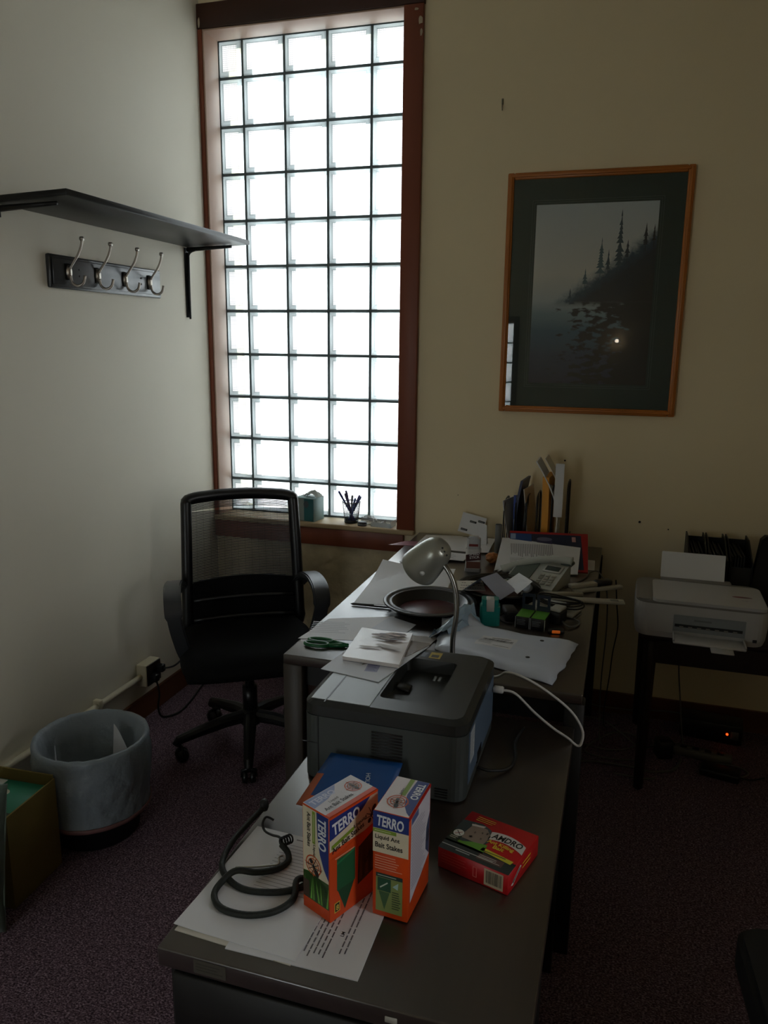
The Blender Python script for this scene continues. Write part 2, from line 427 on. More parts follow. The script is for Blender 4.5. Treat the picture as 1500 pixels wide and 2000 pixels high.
def block_grid(parent, xs, zs, y, rot=0, clear=False):
    G = .006
    for r in range(len(zs) - 1):
        for c in range(len(xs) - 1):
            w_ = abs(xs[c + 1] - xs[c]) - 2 * G; h_ = abs(zs[r + 1] - zs[r]) - 2 * G
            o = link('glass_block', block_mesh(w_, h_, clear), parent, ((xs[c] + xs[c + 1]) / 2, y, (zs[r] + zs[r + 1]) / 2))
            if rot: o.rotation_euler = (0, 0, rot)
    b = MB(); s = -1 if rot else 1
    ya, yb = sorted((y + .012 * s, y + .096 * s))
    xa, xb = min(xs), max(xs); za, zb = min(zs), max(zs)
    for x in xs: b.box((max(x - G, xa - .004), ya, za), (min(x + G, xb + .004), yb, zb))
    for z in zs: b.box((xa, ya + .0004, max(z - G, za - .004)), (xb, yb - .0004, min(z + G, zb + .004)))
    b.build('mortar', M_mortar, parent)
P_ = .2032
win = struct(thing('window_1', 'tall glass block window in a brown painted wooden frame', None, (0, 0, 0)))
xs = [.026, .145, .145 + P_, .145 + 2 * P_, .145 + 3 * P_, .944]
zs = [2.902] + [2.746 - P_ * i for i in range(10)] + [.757]
block_grid(win, xs, zs, .105)
def casing_piece(name, a, b, m=M_casing, r=.003): return MB().rbox(a, b, r, 2).build(name, m, win)
casing_piece('left_casing', (.0005, -.020, .735), (.022, -.0005, 2.906))
casing_piece('right_casing', (.932, -.022, .735), (1.014, -.0005, 2.906))
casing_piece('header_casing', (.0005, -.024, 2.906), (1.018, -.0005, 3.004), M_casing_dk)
casing_piece('left_jamb', (.0225, -.018, .757), (.030, .108, 2.906), M_reveal)
casing_piece('right_jamb', (.940, -.018, .757), (.9475, .108, 2.906), M_reveal)
casing_piece('head_jamb', (.0225, -.018, 2.898), (.9475, .108, 2.9055), M_reveal)
sb = MB().rbox((.0005, -.034, .732), (1.016, -.0005, .7555), .006, 3); sb.box((.023, -.006, .733), (.947, .112, .7555))
sb.build('sill_board', M_sill, win)
casing_piece('apron', (.0005, -.022, .648), (.965, -.0005, .7315), M_casing)
# chipped filler along the top of the right casing
for (x, z, rr, hh) in ((1.002, 2.845, .012, .018), (1.006, 2.80, .006, .02), (.985, 2.885, .010, .006), (.014, 2.93, .006, .022)):
    b = MB(); n = 9; pts = [(rr * math.cos(2 * PI * k / n) * random.uniform(.6, 1.1), hh * math.sin(2 * PI * k / n) * random.uniform(.6, 1.1)) for k in range(n)]
    b.prism(pts, 0, .0015, 0, frame((x, -.0225 if x > .5 and z < 2.9 else -.0245, z), (1, 0, 0), (0, 0, 1)))
    b.build('filler_chip', mat('old_filler', '#b9ab93', .9, bump=(60, .5)), win)

win2 = struct(thing('window_2', 'glass block window behind the camera', None, (0, 0, 0)))
xs2 = [.031, .148, .148 + P_, .148 + 2 * P_, .751]
zs2 = [1.803, 1.60, 1.397, 1.194, .991, .788, .584, .381, .202]
block_grid(win2, xs2, zs2, RY - .06, PI, True)
fb = MB()
for a, b in (((.0005, RY - .001, .14), (.03, RY + .02, 1.865)), ((.752, RY - .001, .14), (.81, RY + .02, 1.865)), ((.03, RY - .001, 1.805), (.752, RY + .02, 1.865)), ((.03, RY - .06, .14), (.752, RY + .03, .20))): fb.box(a, b)
fb.build('window_frame', M_casing, win2)
win3 = struct(thing('window_3', 'clear window in the right wall beside the camera', None, (0, 0, 0)))
fb = MB()
for a, b in (((RX - .02, -3.33, 1.14), (RX + .001, -3.27, 2.36)), ((RX - .02, -2.63, 1.14), (RX + .001, -2.57, 2.36)), ((RX - .02, -3.27, 2.30), (RX + .001, -2.63, 2.36)), ((RX - .03, -3.27, 1.14), (RX + .06, -2.63, 1.20))): fb.box(a, b)
fb.build('window_frame', M_casing, win3)
MB().box((RX + .080, -3.27, 1.20), (RX + .085, -2.63, 2.30)).build('window_pane', pane_mat('window_glass'), win3)

# ------------------------------------------------------------------ conduit, outlet, baseboards
struct(MB().box((0, RY, .0), (.014, -.0, .095)).build('baseboard_left', M_base))
struct(MB().box((.014, -.014, 0), (RX, 0, .095)).build('baseboard_back', M_base))
M_cream = mat('cream_conduit', '#c9bfa2', .45)
cp = thing('conduit_pipe', 'cream painted conduit pipe running low along the left wall', 'pipe', (0, 0, 0))
MB().tube([(.020, RY + .02, .212), (.020, -.7245, .200)], .0115, 14).build('pipe', M_cream, cp)
for y in (-1.0, -2.2, -3.4): MB().rbox((.0005, y - .012, .188), (.033, y + .012, .222), .004).build('strap', M_cream, cp)
ob = thing('outlet_box', 'surface mounted cream outlet box with a dark faceplate at the pipe end', 'outlet', (0, 0, 0))
MB().rbox((.0005, -.724, .155), (.048, -.620, .252), .004).build('box_body', M_cream, ob)
MB().rbox((.048, -.720, .158), (.054, -.624, .249), .002).build('faceplate', mat('brown_bakelite', '#1d1712', .35), ob)
M_blk = mat('black_plastic', '#0d0d0e', .42)
M_rub = mat('black_rubber', '#0b0b0c', .6)
pl = thing('power_plug', 'black plug with its cord dropping from the outlet to the floor', 'plug', (0, 0, 0))
MB().rbox((.0545, -.705, .172), (.082, -.675, .205), .005).build('plug_body', M_rub, pl)
MB().tube(smooth_path([(.075, -.69, .172), (.085, -.690, .12), (.075, -.69, .05), (.09, -.68, .008), (.13, -.62, .006), (.12, -.5, .006), (.09, -.36, .006), (.07, -.2, .006)]), .004, 8).build('cord', M_rub, pl)
pl2 = thing('power_plug', 'black plug with a cord looping sideways behind the office chair', 'plug', (0, 0, 0))
MB().rbox((.0545, -.66, .20), (.085, -.632, .232), .005).build('plug_body', M_rub, pl2)
MB().tube(smooth_path([(.083, -.646, .216), (.12, -.62, .222), (.13, -.55, .24), (.10, -.46, .235), (.05, -.36, .14), (.03, -.28, .02), (.03, -.1, .006)]), .004, 8).build('cord', M_rub, pl2)

# ------------------------------------------------------------------ shelf on the left wall
M_shelf = mat('black_stained_board', '#0e0d0c', .38, spec=.4, vary=(4, .6), bump=(9, .35, .003), stretch=(1, .1, 1))
M_iron = mat('black_iron', '#161514', .45, .3)
sh = thing('wall_shelf', 'long black stained board shelf on brackets on the left wall', 'shelf', (0, 0, 0))
tilt = frame((0, 0, 1.988), (.28, 0, .010), (0, 1, -.004))
b = MB(); b.rbox((.0015, -1.30, 0), (.28, -.125, .019), .003, 2, 0, tilt); b.build('shelf_board', M_shelf, sh)
for y in (-.190, -1.278):
    b = MB(); full = y > -.5
    if full: b.tube([(.012, y, 1.683), (.010, y, 1.80), (.010, y, 1.965)], [.0045, .007, .009], 8)
    if full: b.tube(smooth_path([(.010, y, 1.90), (.014, y, 1.955), (.045, y, 1.975), (.12, y, 1.980)]), [.006] * 19, 8)
    b.tube([(.010, y, 1.978), (.225, y, 1.986)], [.010, .006], 8)
    b.box((.0005, y - .013, 1.69 if full else 1.955), (.006, y + .013, 1.985)); b.build('bracket', M_iron, sh)

# ------------------------------------------------------------------ coat hook rail
M_rail = mat('blue_black_lacquer', '#14181c', .34, spec=.6, coat=.4, bump=(30, .08))
M_nick = mat('brushed_nickel', '#a39c92', .33, .9)
M_nickd = mat('blackened_nickel', '#1b1916', .35, .7)
hr = thing('coat_hook_rail', 'dark lacquered rail with four nickel coat hooks under the shelf', 'coat rack', (0, -.75, 1.816))
b = MB(); b.rbox((.0008, -.329, -.057), (.016, .331, .054), .005, 2); b.rbox((.016, -.318, -.046), (.021, .320, .043), .004, 2)
b.build('backboard', M_rail, hr)
for y in (-.165, .205):
    for z in (.012, -.010): MB().cyl((.021, y - .02, z), (.0225, y - .02, z), .0035, n=10).build('screw', M_nickd, hr)
for y in (-.243, -.086, .077, .240):
    h = MB(); h.lathe([(0, -.021), (.010, -.018), (.0155, -.006), (.0155, .006), (.010, .018), (0, .021)], 20, 0, Matrix.Translation((.024, y, .0)) @ Matrix.Diagonal((.5, .9, 1.15, 1)))
    hb = h.build('hook', M_nick, hr)
    MB().lathe([(0, -.026), (.0165, -.024), (.019, 0), (.0165, .024), (0, .026)], 20, 0, Matrix.Translation((.0215, y, 0)) @ Matrix.Diagonal((.18, 1, 1.1, 1))).build('back_plate', M_nickd, hb)
    MB().tube(smooth_path([(.028, y, .010), (.040, y + .004, .030), (.056, y + .010, .055), (.068, y + .016, .085), (.071, y + .018, .108)]), .0042, 10).build('upper_prong', M_nick, hb)
    MB().cyl((.0665, y + .018, .110), (.0765, y + .018, .110), .0075, n=12).build('knob', M_nick, hb)
    MB().tube(smooth_path([(.028, y, -.012), (.034, y + .002, -.036), (.052, y + .006, -.046), (.070, y + .012, -.036), (.076, y + .016, -.012)]), [.0048] * 24 + [.0052], 10).build('lower_prong', M_nickd if False else M_nick, hb)

# ------------------------------------------------------------------ framed picture
pf = thing('framed_picture', 'oak framed picture of a misty wooded shore in a dark green mat', 'picture', (1.729, -.001, 1.783))
M_oak = mat('oak_frame', '#bd722c', .38, spec=.5, vary=(7, .35), bump=(30, .12), stretch=(.3, 1, .3))
W2, H2 = .352, .473
for (x0, x1, z0, z1, nm) in ((-W2, -W2 + .026, -H2, H2, 'side'), (W2 - .026, W2, -H2, H2, 'side'), (-W2 + .026, W2 - .026, H2 - .026, H2, 'rail'), (-W2 + .026, W2 - .026, -H2, -H2 + .026, 'rail')):
    b = MB(); b.rbox((x0, -.024, z0), (x1, 0, z1), .005, 2)
    if nm == 'side': b.rbox((x0 + .008, -.028, z0 + .008), (x1 - .006, -.02, z1 - .008), .004, 2)
    else: b.rbox((x0 - .01, -.028, z0 + .008), (x1 + .01, -.02, z1 - .006), .004, 2)
    b.build('frame_' + nm, M_oak, pf)
b = MB(); b.box((-W2 + .02, -.012, -H2 + .02), (W2 - .02, -.002, H2 - .02)); b.build('mat_board', mat('dark_green_mat', '#28433f', .8), pf)
def art():
    m = bpy.data.materials.new('misty_shore_print'); m.use_nodes = True; n = m.node_tree.nodes; L = m.node_tree.links; b = n['Principled BSDF']
    t = n.new('ShaderNodeTexCoord'); s_ = n.new('ShaderNodeSeparateXYZ'); L.new(t.outputs['Object'], s_.inputs[0])
    def ramp(sock, a, b_, stops):
        mr_ = n.new('ShaderNodeMapRange'); mr_.inputs['From Min'].default_value = a; mr_.inputs['From Max'].default_value = b_; L.new(sock, mr_.inputs[0])
        r = n.new('ShaderNodeValToRGB'); r.color_ramp.elements[0].position = stops[0][0]; r.color_ramp.elements[0].color = (*lin(stops[0][1]), 1)
        r.color_ramp.elements[1].position = stops[-1][0]; r.color_ramp.elements[1].color = (*lin(stops[-1][1]), 1)
        for p_, c_ in stops[1:-1]: e_ = r.color_ramp.elements.new(p_); e_.color = (*lin(c_), 1)
        L.new(mr_.outputs[0], r.inputs[0]); return r.outputs[0]
    base = ramp(s_.outputs['Z'], -.35, .35, [(0, '#2a3048'), (.16, '#3a4c66'), (.30, '#527a8c'), (.40, '#8fabb0'), (.47, '#cdd8d4'), (.62, '#f2f0e0'), (1, '#dfeaea')])
    nz = n.new('ShaderNodeTexNoise'); nz.inputs['Scale'].default_value = 24; nz.inputs['Detail'].default_value = 6
    mp = n.new('ShaderNodeMapping'); mp.inputs['Scale'].default_value = (1, 1, 2.2); L.new(t.outputs['Object'], mp.inputs[0]); L.new(mp.outputs[0], nz.inputs['Vector'])
    # dark rocks: noise, more of them to the lower right
    q = n.new('ShaderNodeMath'); q.operation = 'MULTIPLY_ADD'; q.inputs[1].default_value = 1.1; L.new(s_.outputs['X'], q.inputs[0]); L.new(nz.outputs['Fac'], q.inputs[2])
    k = n.new('ShaderNodeMapRange'); k.inputs['From Min'].default_value = .44; k.inputs['From Max'].default_value = .54; L.new(q.outputs[0], k.inputs[0])
    zc = n.new('ShaderNodeMapRange'); zc.inputs['From Min'].default_value = .0; zc.inputs['From Max'].default_value = -.03; L.new(s_.outputs['Z'], zc.inputs[0])
    mm = n.new('ShaderNodeMath'); mm.operation = 'MULTIPLY'; L.new(k.outputs[0], mm.inputs[0]); L.new(zc.outputs[0], mm.inputs[1])
    mx = n.new('ShaderNodeMix'); mx.data_type = 'RGBA'; L.new(mm.outputs[0], mx.inputs[0]); L.new(base, mx.inputs[6]); mx.inputs[7].default_value = (*lin('#0c1218'), 1)
    # hillside sloping up to the right, mist along its edge
    hl = n.new('ShaderNodeMath'); hl.operation = 'MULTIPLY_ADD'; hl.inputs[1].default_value = -.74; L.new(s_.outputs['X'], hl.inputs[0]); L.new(s_.outputs['Z'], hl.inputs[2])
    n2 = n.new('ShaderNodeTexNoise'); n2.inputs['Scale'].default_value = 40; n2.inputs['Detail'].default_value = 8; n2.inputs['Roughness'].default_value = .7; L.new(t.outputs['Object'], n2.inputs['Vector'])
    h2 = n.new('ShaderNodeMath'); h2.operation = 'MULTIPLY_ADD'; h2.inputs[1].default_value = -.085; L.new(n2.outputs['Fac'], h2.inputs[0]); L.new(hl.outputs[0], h2.inputs[2])
    hm = n.new('ShaderNodeMapRange'); hm.inputs['From Min'].default_value = .058; hm.inputs['From Max'].default_value = .0; L.new(h2.outputs[0], hm.inputs[0])
    lo = n.new('ShaderNodeMapRange'); lo.inputs['From Min'].default_value = -.045; lo.inputs['From Max'].default_value = -.022; L.new(s_.outputs['Z'], lo.inputs[0])
    m3 = n.new('ShaderNodeMath'); m3.operation = 'MULTIPLY'; L.new(hm.outputs[0], m3.inputs[0]); L.new(lo.outputs[0], m3.inputs[1])
    hc = ramp(h2.outputs[0], -.16, .05, [(0, '#0a1218'), (.55, '#142a38'), (.82, '#30566a'), (1, '#a6c2c4')])
    m4 = n.new('ShaderNodeMix'); m4.data_type = 'RGBA'; L.new(m3.outputs[0], m4.inputs[0]); L.new(mx.outputs[2], m4.inputs[6]); L.new(hc, m4.inputs[7])
    L.new(m4.outputs[2], b.inputs['Base Color']); b.inputs['Roughness'].default_value = .6
    return m
ar = MB().box((-.233, -.0135, -.350), (.233, -.0122, .350)).build('print', art(), pf)
b = Print(frame((-.233, -.0136, -.350), (1, 0, 0), (0, 0, 1)), .0002)
for (cx, z0, h, w_, ink, sd) in ((.331, .47, .20, .050, '#2e505c', 1), (.262, .44, .13, .042, '#55757a', 2), (.425, .545, .075, .030, '#10222c', 3), (.36, .50, .06, .03, '#16303c', 4), (.205, .40, .055, .026, '#4a6c74', 5), (.455, .56, .055, .02, '#0c1a22', 6), (.15, .345, .035, .02, '#34525e', 7), (.29, .455, .07, .03, '#2d4c58', 8)):
    R_ = random.Random(sd); n_ = 12
    b.poly([(cx - .0016, z0 - .03), (cx + .0016, z0 - .03), (cx, z0 + h)], ink, 1)
    for k in range(n_):
        f_ = k / n_; y = z0 + h * f_; hw = w_ * .5 * (1 - f_) ** .8 * R_.uniform(.5, 1.1)
        b.poly([(cx - hw, y - .006), (cx + hw * R_.uniform(.6, 1), y - .005), (cx, y + h / n_ * 1.25)], ink, 1 + k % 2)
tag(b.build('printed_trees', pf), kind='stuff')
b = MB()
for i_, wd in ((.242, .0012), (.250, .0012)):
    hz = i_ + .117
    for a, c in (((-i_, -.0128, -hz), (-i_ + wd, -.0119, hz)), ((i_ - wd, -.0128, -hz), (i_, -.0119, hz)), ((-i_, -.0128, -hz), (i_, -.0119, -hz + wd)), ((-i_, -.0128, hz - wd), (i_, -.0119, hz))): b.box(a, c)
b.build('mat_line', mat('mat_line', '#5d7070', .7), pf)
b = MB(); b.box((-W2 + .021, -.0185, -H2 + .021), (W2 - .021, -.0170, H2 - .021)); b.build('glass_pane', pane_mat(), pf)
# unseen bulb added for the phone flash's glint in the picture glass
lp = thing('glint_bulb', 'unseen bulb added behind the camera for a phone flash glint in the picture glass', 'lamp', (1.776, RY, 1.630))
MB().lathe([(0, 0), (.03, 0), (.03, .008), (.014, .014), (.012, .03), (0, .03)], 20, 0, Matrix.Rotation(rad(-90), 4, 'X')).build('lamp_base', mat('white_plastic', '#b9bab8', .4), lp)
MB().lathe([(0, .03), (.010, .032), (.018, .045), (.017, .058), (.009, .068), (0, .070)], 20, 0, Matrix.Rotation(rad(-90), 4, 'X')).build('bulb', mat('lit_bulb', '#fff2dd', .4, emit=('#fff0d8', 14)), lp)
# ------------------------------------------------------------------ office chair
M_chblk = mat('chair_black_plastic', '#0c0c0e', .38, spec=.5)
M_chfab = mat('chair_black_fabric', '#0b0b0c', .9, spec=.15, bump=(500, .4, .001))
M_chmesh = mat('chair_mesh', '#0a0a0b', .7)
M_arm = mat('chair_arm_plastic', '#2c2e31', .36, spec=.6)
ch = thing('office_chair', 'black mesh back office chair turned towards the desk, below the window', 'office chair', (.553, -.768, 0), rad(33))
# five star base: legs in the chair's own frame
for k in range(5):
    a = rad(7 + 72 * k - 33); d = Vector((math.cos(a), math.sin(a), 0)); R1 = .285
    b = MB(); b.tube([d * .025 + Vector((0, 0, .135)), d * .10 + Vector((0, 0, .128)), d * .20 + Vector((0, 0, .108)), d * R1 + Vector((0, 0, .088)), d * (R1 + .012) + Vector((0, 0, .070))], [.027, .025, .021, .018, .015], 10)
    lg = sharp(b.build('base_leg', M_chblk, ch))
    t = Vector((-d.y, d.x, 0)); c = d * (R1 - .01) + Vector((0, 0, .027))
    b = MB()
    for s_ in (-1, 1): b.cyl(c + t * .006 * s_, c + t * .024 * s_, .026, .022, 18)
    b.tube([c + Vector((0, 0, .0)) + t * .026, c + Vector((0, 0, .026)) + t * .024, c + Vector((0, 0, .032)), c + Vector((0, 0, .026)) - t * .024, c - t * .026], .006, 8)
    b.cyl(c + Vector((0, 0, .02)), d * (R1 + .0) + Vector((0, 0, .075)), .007, n=8)
    b.build('caster', M_chblk, lg)
b = MB(); b.cyl((0, 0, .105), (0, 0, .165), .042, .034, 20); b.cyl((0, 0, .165), (0, 0, .26), .029, .029, 20); b.cyl((0, 0, .26), (0, 0, .36), .018, n=16); b.build('gas_post', M_chblk, ch)
b = MB(); b.rbox((-.11, -.09, .355), (.11, .16, .40), .012); b.cyl((.1, 0, .375), (.23, -.02, .37), .006, n=8); b.build('seat_mechanism', M_chblk, ch)
def seat():
    bm = bmesh.new(); bmesh.ops.create_grid(bm, x_segments=16, y_segments=16, size=1)
    b = MB(); n = 16; vs = []; fs = []
    def pt(u, v, top):
        x = u * .262; y = v * .25
        k = max(abs(u), abs(v)); rr = (abs(u) ** 4 + abs(v) ** 4) ** .25
        f = 1 if rr < 1e-6 else k / rr
        x *= f ** .5; y *= f ** .5
        e_ = max(0, (k - .75) / .25)
        z = (.478 - .045 * e_ ** 2.2 - (.03 * max(0, (-v - .55) / .45) ** 2)) if top else (.402 + .02 * e_ ** 2)
        z -= .008 * (1 - u * u) * (1 - v * v) if top else 0
        return (x, y - .02, z)
    for top in (1, 0):
        for j in range(n + 1):
            for i in range(n + 1): vs.append(pt(i / n * 2 - 1, j / n * 2 - 1, top))
    q = (n + 1) ** 2
    for j in range(n):
        for i in range(n):
            a = j * (n + 1) + i; fs.append((a, a + 1, a + n + 2, a + n + 1)); fs.append((q + a, q + a + n + 1, q + a + n + 2, q + a + 1))
    for i in range(n):
        for (a, c) in ((i, i + 1), (n * (n + 1) + i, n * (n + 1) + i + 1), (i * (n + 1), (i + 1) * (n + 1)), (i * (n + 1) + n, (i + 1) * (n + 1) + n)): fs.append((a, c, q + c, q + a))
    bm.free(); b.add(vs, fs, 0, True); return b
seat().build('seat', M_chfab, ch)
# the backrest frame: a rounded rectangle that leans and curves
BT, BB, BW = .968, .445, .219
def bk(u, v):  # u -1..1, v 0 bottom .. 1 top
    w_ = BW * (1.05 - .07 * v)
    return Vector((u * w_ + .008, .215 + .05 * v - .035 * math.sin(v * PI) * .4 + .028 * (u * u) * -1 + .02, BB + (BT - BB) * v + .012 * (1 - u * u) * (v > .9)))
pth = []
for i in range(13): pth.append(bk(-1, i / 12 * .965))
for a_ in (.3, .7): pth.append(bk(-1 + .03 * a_, .97 + .03 * a_))
for i in range(1, 12): pth.append(bk(-1 + .0 + 2 * i / 12, 1))
for a_ in (.7, .3): pth.append(bk(1 - .03 * a_, .97 + .03 * a_))
for i in range(12, -1, -1): pth.append(bk(1, i / 12 * .965))
for i in range(1, 12): pth.append(bk(1 - 2 * i / 12, 0))
b = MB(); b.tube(smooth_path(pth, 2, True), .0225, 10, 0, True)
b.build('backrest_frame', M_chblk, ch)
b = MB()  # mesh: fine horizontal strands
n_s = 66
for k in range(n_s):
    v = .33 + .635 * k / (n_s - 1); pts = [bk(-.95 + 1.9 * i / 8, v) for i in range(9)]; h = .0016
    for i in range(8):
        p, q = pts[i], pts[i + 1]
        b.add([p + Vector((0, 0, -h)), q + Vector((0, 0, -h)), q + Vector((0, 0, h)), p + Vector((0, 0, h)), p + Vector((0, .0015, -h)), q + Vector((0, .0015, -h)), q + Vector((0, .0015, h)), p + Vector((0, .0015, h))], [(0, 1, 2, 3), (7, 6, 5, 4), (3, 2, 6, 7), (0, 4, 5, 1)])
for i in range(16):
    u = -.94 + 1.88 * i / 15; pts = [bk(u, .33 + .64 * k / 8) for k in range(9)]; b.tube(pts, .0004, 3)
tag(b.build('back_mesh', M_chmesh, ch), 'see-through black mesh', kind='stuff')
b = MB(); n = 10; vs = []; fs = []
for s_ in (0, 1):
    for j in range(5):
        for i in range(n + 1): vs.append(bk(-.95 + 1.9 * i / n, .04 + .31 * j / 4) + Vector((0, -.012 + .024 * s_, .015 * (j == 4) * (1 - (2 * i / n - 1) ** 2))))
q = 5 * (n + 1)
for j in range(4):
    for i in range(n):
        a = j * (n + 1) + i; fs.append((a, a + 1, a + n + 2, a + n + 1)); fs.append((q + a, q + a + n + 1, q + a + n + 2, q + a + 1))
for i in range(n): fs.append((i, i + 1, q + i + 1, q + i)); fs.append((4 * (n + 1) + i, 4 * (n + 1) + i + 1, q + 4 * (n + 1) + i + 1, q + 4 * (n + 1) + i))
b.add(vs, fs, 0, True); b.build('lumbar_panel', M_chfab, ch)
b = MB()
for v in (.06, .22): b.tube([bk(-.9 + 1.8 * i / 8, v) + Vector((0, -.016, 0)) for i in range(9)], .010, 8)
b.build('lumbar_bar', M_chblk, ch)
b = MB(); b.tube(smooth_path([(0, .10, .385), (0, .19, .39), (0, .255, .44), (0, .268, .56)]), [.03] * 19, 8); b.build('back_support', M_chblk, ch)
for s_ in (-1, 1):
    pa = smooth_path([(s_ * .235, .225, .60), (s_ * .262, .17, .648), (s_ * .275, .08, .664), (s_ * .278, -.01, .660), (s_ * .278, -.058, .640), (s_ * .276, -.078, .600), (s_ * .262, -.072, .52), (s_ * .235, -.055, .43), (s_ * .19, -.04, .40)], 5)
    b = MB(); vs = []; fs = []; N = len(pa)
    for i, p in enumerate(pa):
        t = (pa[min(i + 1, N - 1)] - pa[max(i - 1, 0)]).normalized(); sx = Vector((1, 0, 0)); nn = t.cross(sx).normalized(); sx = nn.cross(t)
        w_ = .032 if i < 26 else .026; th = .012
        for a, c in ((-1, -1), (1, -1), (1, 1), (-1, 1)): vs.append(p + sx * w_ * a + nn * th * c)
    for i in range(N - 1):
        for k in range(4): fs.append((i * 4 + k, i * 4 + (k + 1) % 4, i * 4 + 4 + (k + 1) % 4, i * 4 + 4 + k))
    fs += [(0, 1, 2, 3), tuple((N - 1) * 4 + k for k in range(4))]
    b.add(vs, fs, 0, False); o = b.build('armrest', M_arm, ch)
    bm = bmesh.new(); bm.from_mesh(o.data)
    bmesh.ops.bevel(bm, geom=[e_ for e_ in bm.edges if len(e_.link_faces) == 2 and e_.calc_face_angle(0) > 1.0], offset=.005, segments=2, affect='EDGES'); bm.to_mesh(o.data); bm.free()
    for p_ in o.data.polygons: p_.use_smooth = True
    sharp(o, 50)

# ------------------------------------------------------------------ waste bin
wbk = thing('waste_bin', 'round black waste bin lined with a white plastic bag, against the left wall', 'waste bin', (.310, -1.41, 0))
MB().lathe([(0, .004), (.128, .004), (.131, .0), (.134, .004), (.170, .318), (.173, .326), (.166, .327), (.128, .012), (0, .012)], 48).build('bin_body', mat('bin_black', '#08080b', .5), wbk)
def bag_mat():
    m = bpy.data.materials.new('white_bin_bag'); m.use_nodes = True; n = m.node_tree.nodes; L = m.node_tree.links; b = n['Principled BSDF']
    b.inputs['Base Color'].default_value = (*lin('#a2adb5'), 1); b.inputs['Roughness'].default_value = .38
    t = n.new('ShaderNodeBsdfTranslucent'); t.inputs[0].default_value = (*lin('#b4c2d0'), 1); mx = n.new('ShaderNodeMixShader'); mx.inputs[0].default_value = .35
    L.new(b.outputs[0], mx.inputs[1]); L.new(t.outputs[0], mx.inputs[2]); L.new(mx.outputs[0], n['Material Output'].inputs[0])
    c = n.new('ShaderNodeTexCoord'); nz = n.new('ShaderNodeTexNoise'); nz.inputs['Scale'].default_value = 26; nz.inputs['Detail'].default_value = 5
    L.new(c.outputs['Object'], nz.inputs['Vector']); bp = n.new('ShaderNodeBump'); bp.inputs['Strength'].default_value = .9; bp.inputs['Distance'].default_value = .012; L.new(nz.outputs['Fac'], bp.inputs['Height']); L.new(bp.outputs[0], b.inputs['Normal'])
    return m
def wob(r, z, a, i):
    k = mnoise.noise((math.cos(a) * 3.2, math.sin(a) * 3.2, z * 6)); k2 = mnoise.noise((math.cos(a) * 11, math.sin(a) * 11, z * 4 + 5))
    amp = 0.005 if .28 < z < .34 else .017
    inner = i >= 10
    d = (abs(k) * amp + abs(k2) * amp * .5)
    return (max(0.001, r - d) if inner else r + d * (1 if z < .3 else .4)), z + (.012 * k if i == 0 else .004 * k2 * (z > .3))
prof = [(.166, .092), (.164, .10), (.168, .14), (.172, .18), (.176, .22), (.178, .26), (.180, .30), (.181, .325), (.178, .336), (.170, .338), (.163, .328), (.152, .28), (.143, .22), (.134, .15), (.124, .08), (.10, .05), (.0, .045)]
MB().lathe(prof, 72, 0, None, True, wob).build('bin_bag', bag_mat(), wbk)
MB().lathe([(.1655, .088), (.1690, .090), (.1700, .103), (.1670, .104), (.1655, .095)], 72, 0, None, True, lambda r, z, a_, i: (r + .006 * abs(mnoise.noise((math.cos(a_) * 3.2, math.sin(a_) * 3.2, .6))) + .006, z)).build('bag_hem', mat('pink_hem', '#7a5452', .6), wbk)
M_paper = mat('white_paper', '#dcdde0', .6, spec=.3)
M_paper_w = mat('warm_paper', '#d3cec2', .6, spec=.3)
M_envel = mat('blue_white_paper', '#cfd3dc', .55, spec=.3)
rp_ = thing('crumpled_letter', 'printed letter standing inside the lined waste bin', 'paper', (.388, -1.352, .056))
b = MB(); b.sheet([(-.085, .035, .02), (.030, -.040, .02), (.045, -.030, .225), (-.075, .055, .262)], .0008, 6, lambda u, v: .006 * math.sin(u * 5)); b.build('sheet', M_paper, rp_)
rp2 = thing('crumpled_wrapper', 'pale crumpled paper wrapper tucked inside the lined waste bin', 'paper', (.225, -1.40, .06))
b = MB(); b.sheet([(-.01, -.06, .05), (.03, -.075, .05), (.0, -.085, .20), (-.04, -.035, .24)], .001, 6, lambda u, v: .012 * math.sin(u * 7 + v * 5)); b.build('sheet', M_envel, rp2)

# ------------------------------------------------------------------ cardboard box, green carton, cushion
M_card = mat('brown_cardboard', '#80703f', .8, spec=.15, vary=(6, .15))
M_card_e = mat('card_edge', '#8a7650', .85)
cb = thing('cardboard_box', 'open brown cardboard box on the carpet at the left edge', 'box', (.195, -1.714, 0), rad(3))
t_ = .005; HX, HY, HZ = .135, .104, .292
b = MB(); b.box((-HX, -HY, .002), (HX, HY, .006)); b.build('box_bottom', M_card, cb)
for nm, a, c in (('box_side', (HX - t_, -HY, .006), (HX, HY, HZ)), ('box_side', (-HX, -HY, .006), (-HX + t_, HY, HZ)), ('box_end', (-HX + t_, HY - t_, .006), (HX - t_, HY, HZ + .012)), ('box_end', (-HX + t_, -HY, .006), (HX - t_, -HY + t_, HZ))): MB().box(a, c).build(nm, M_card, cb)
gc = thing('green_carton', 'small green printed carton lying inside the cardboard box', 'carton', (.198, -1.714, .0065), rad(3))
MB().rbox((-.118, -.090, .0), (.118, .090, .268), .002, 1).build('carton_body', mat('carton_green', '#1f7a5c', .45), gc)
p = Print(frame((-.118, -.090, .268), (1, 0, 0), (0, 1, 0)))
p.rect(.02, .125, .10, .175, '#c9cfc8'); p.lines(.03, .13, .09, .170, 4, '#7c8a86', 2); p.ell(.125, .115, .026, .018, '#c9c2a8', 1); p.ell(.125, .115, .016, .011, '#b0501f', 2); p.rect(0, 0, .236, .03, '#12352b')
tag(p.build('top_print', gc), kind='stuff')
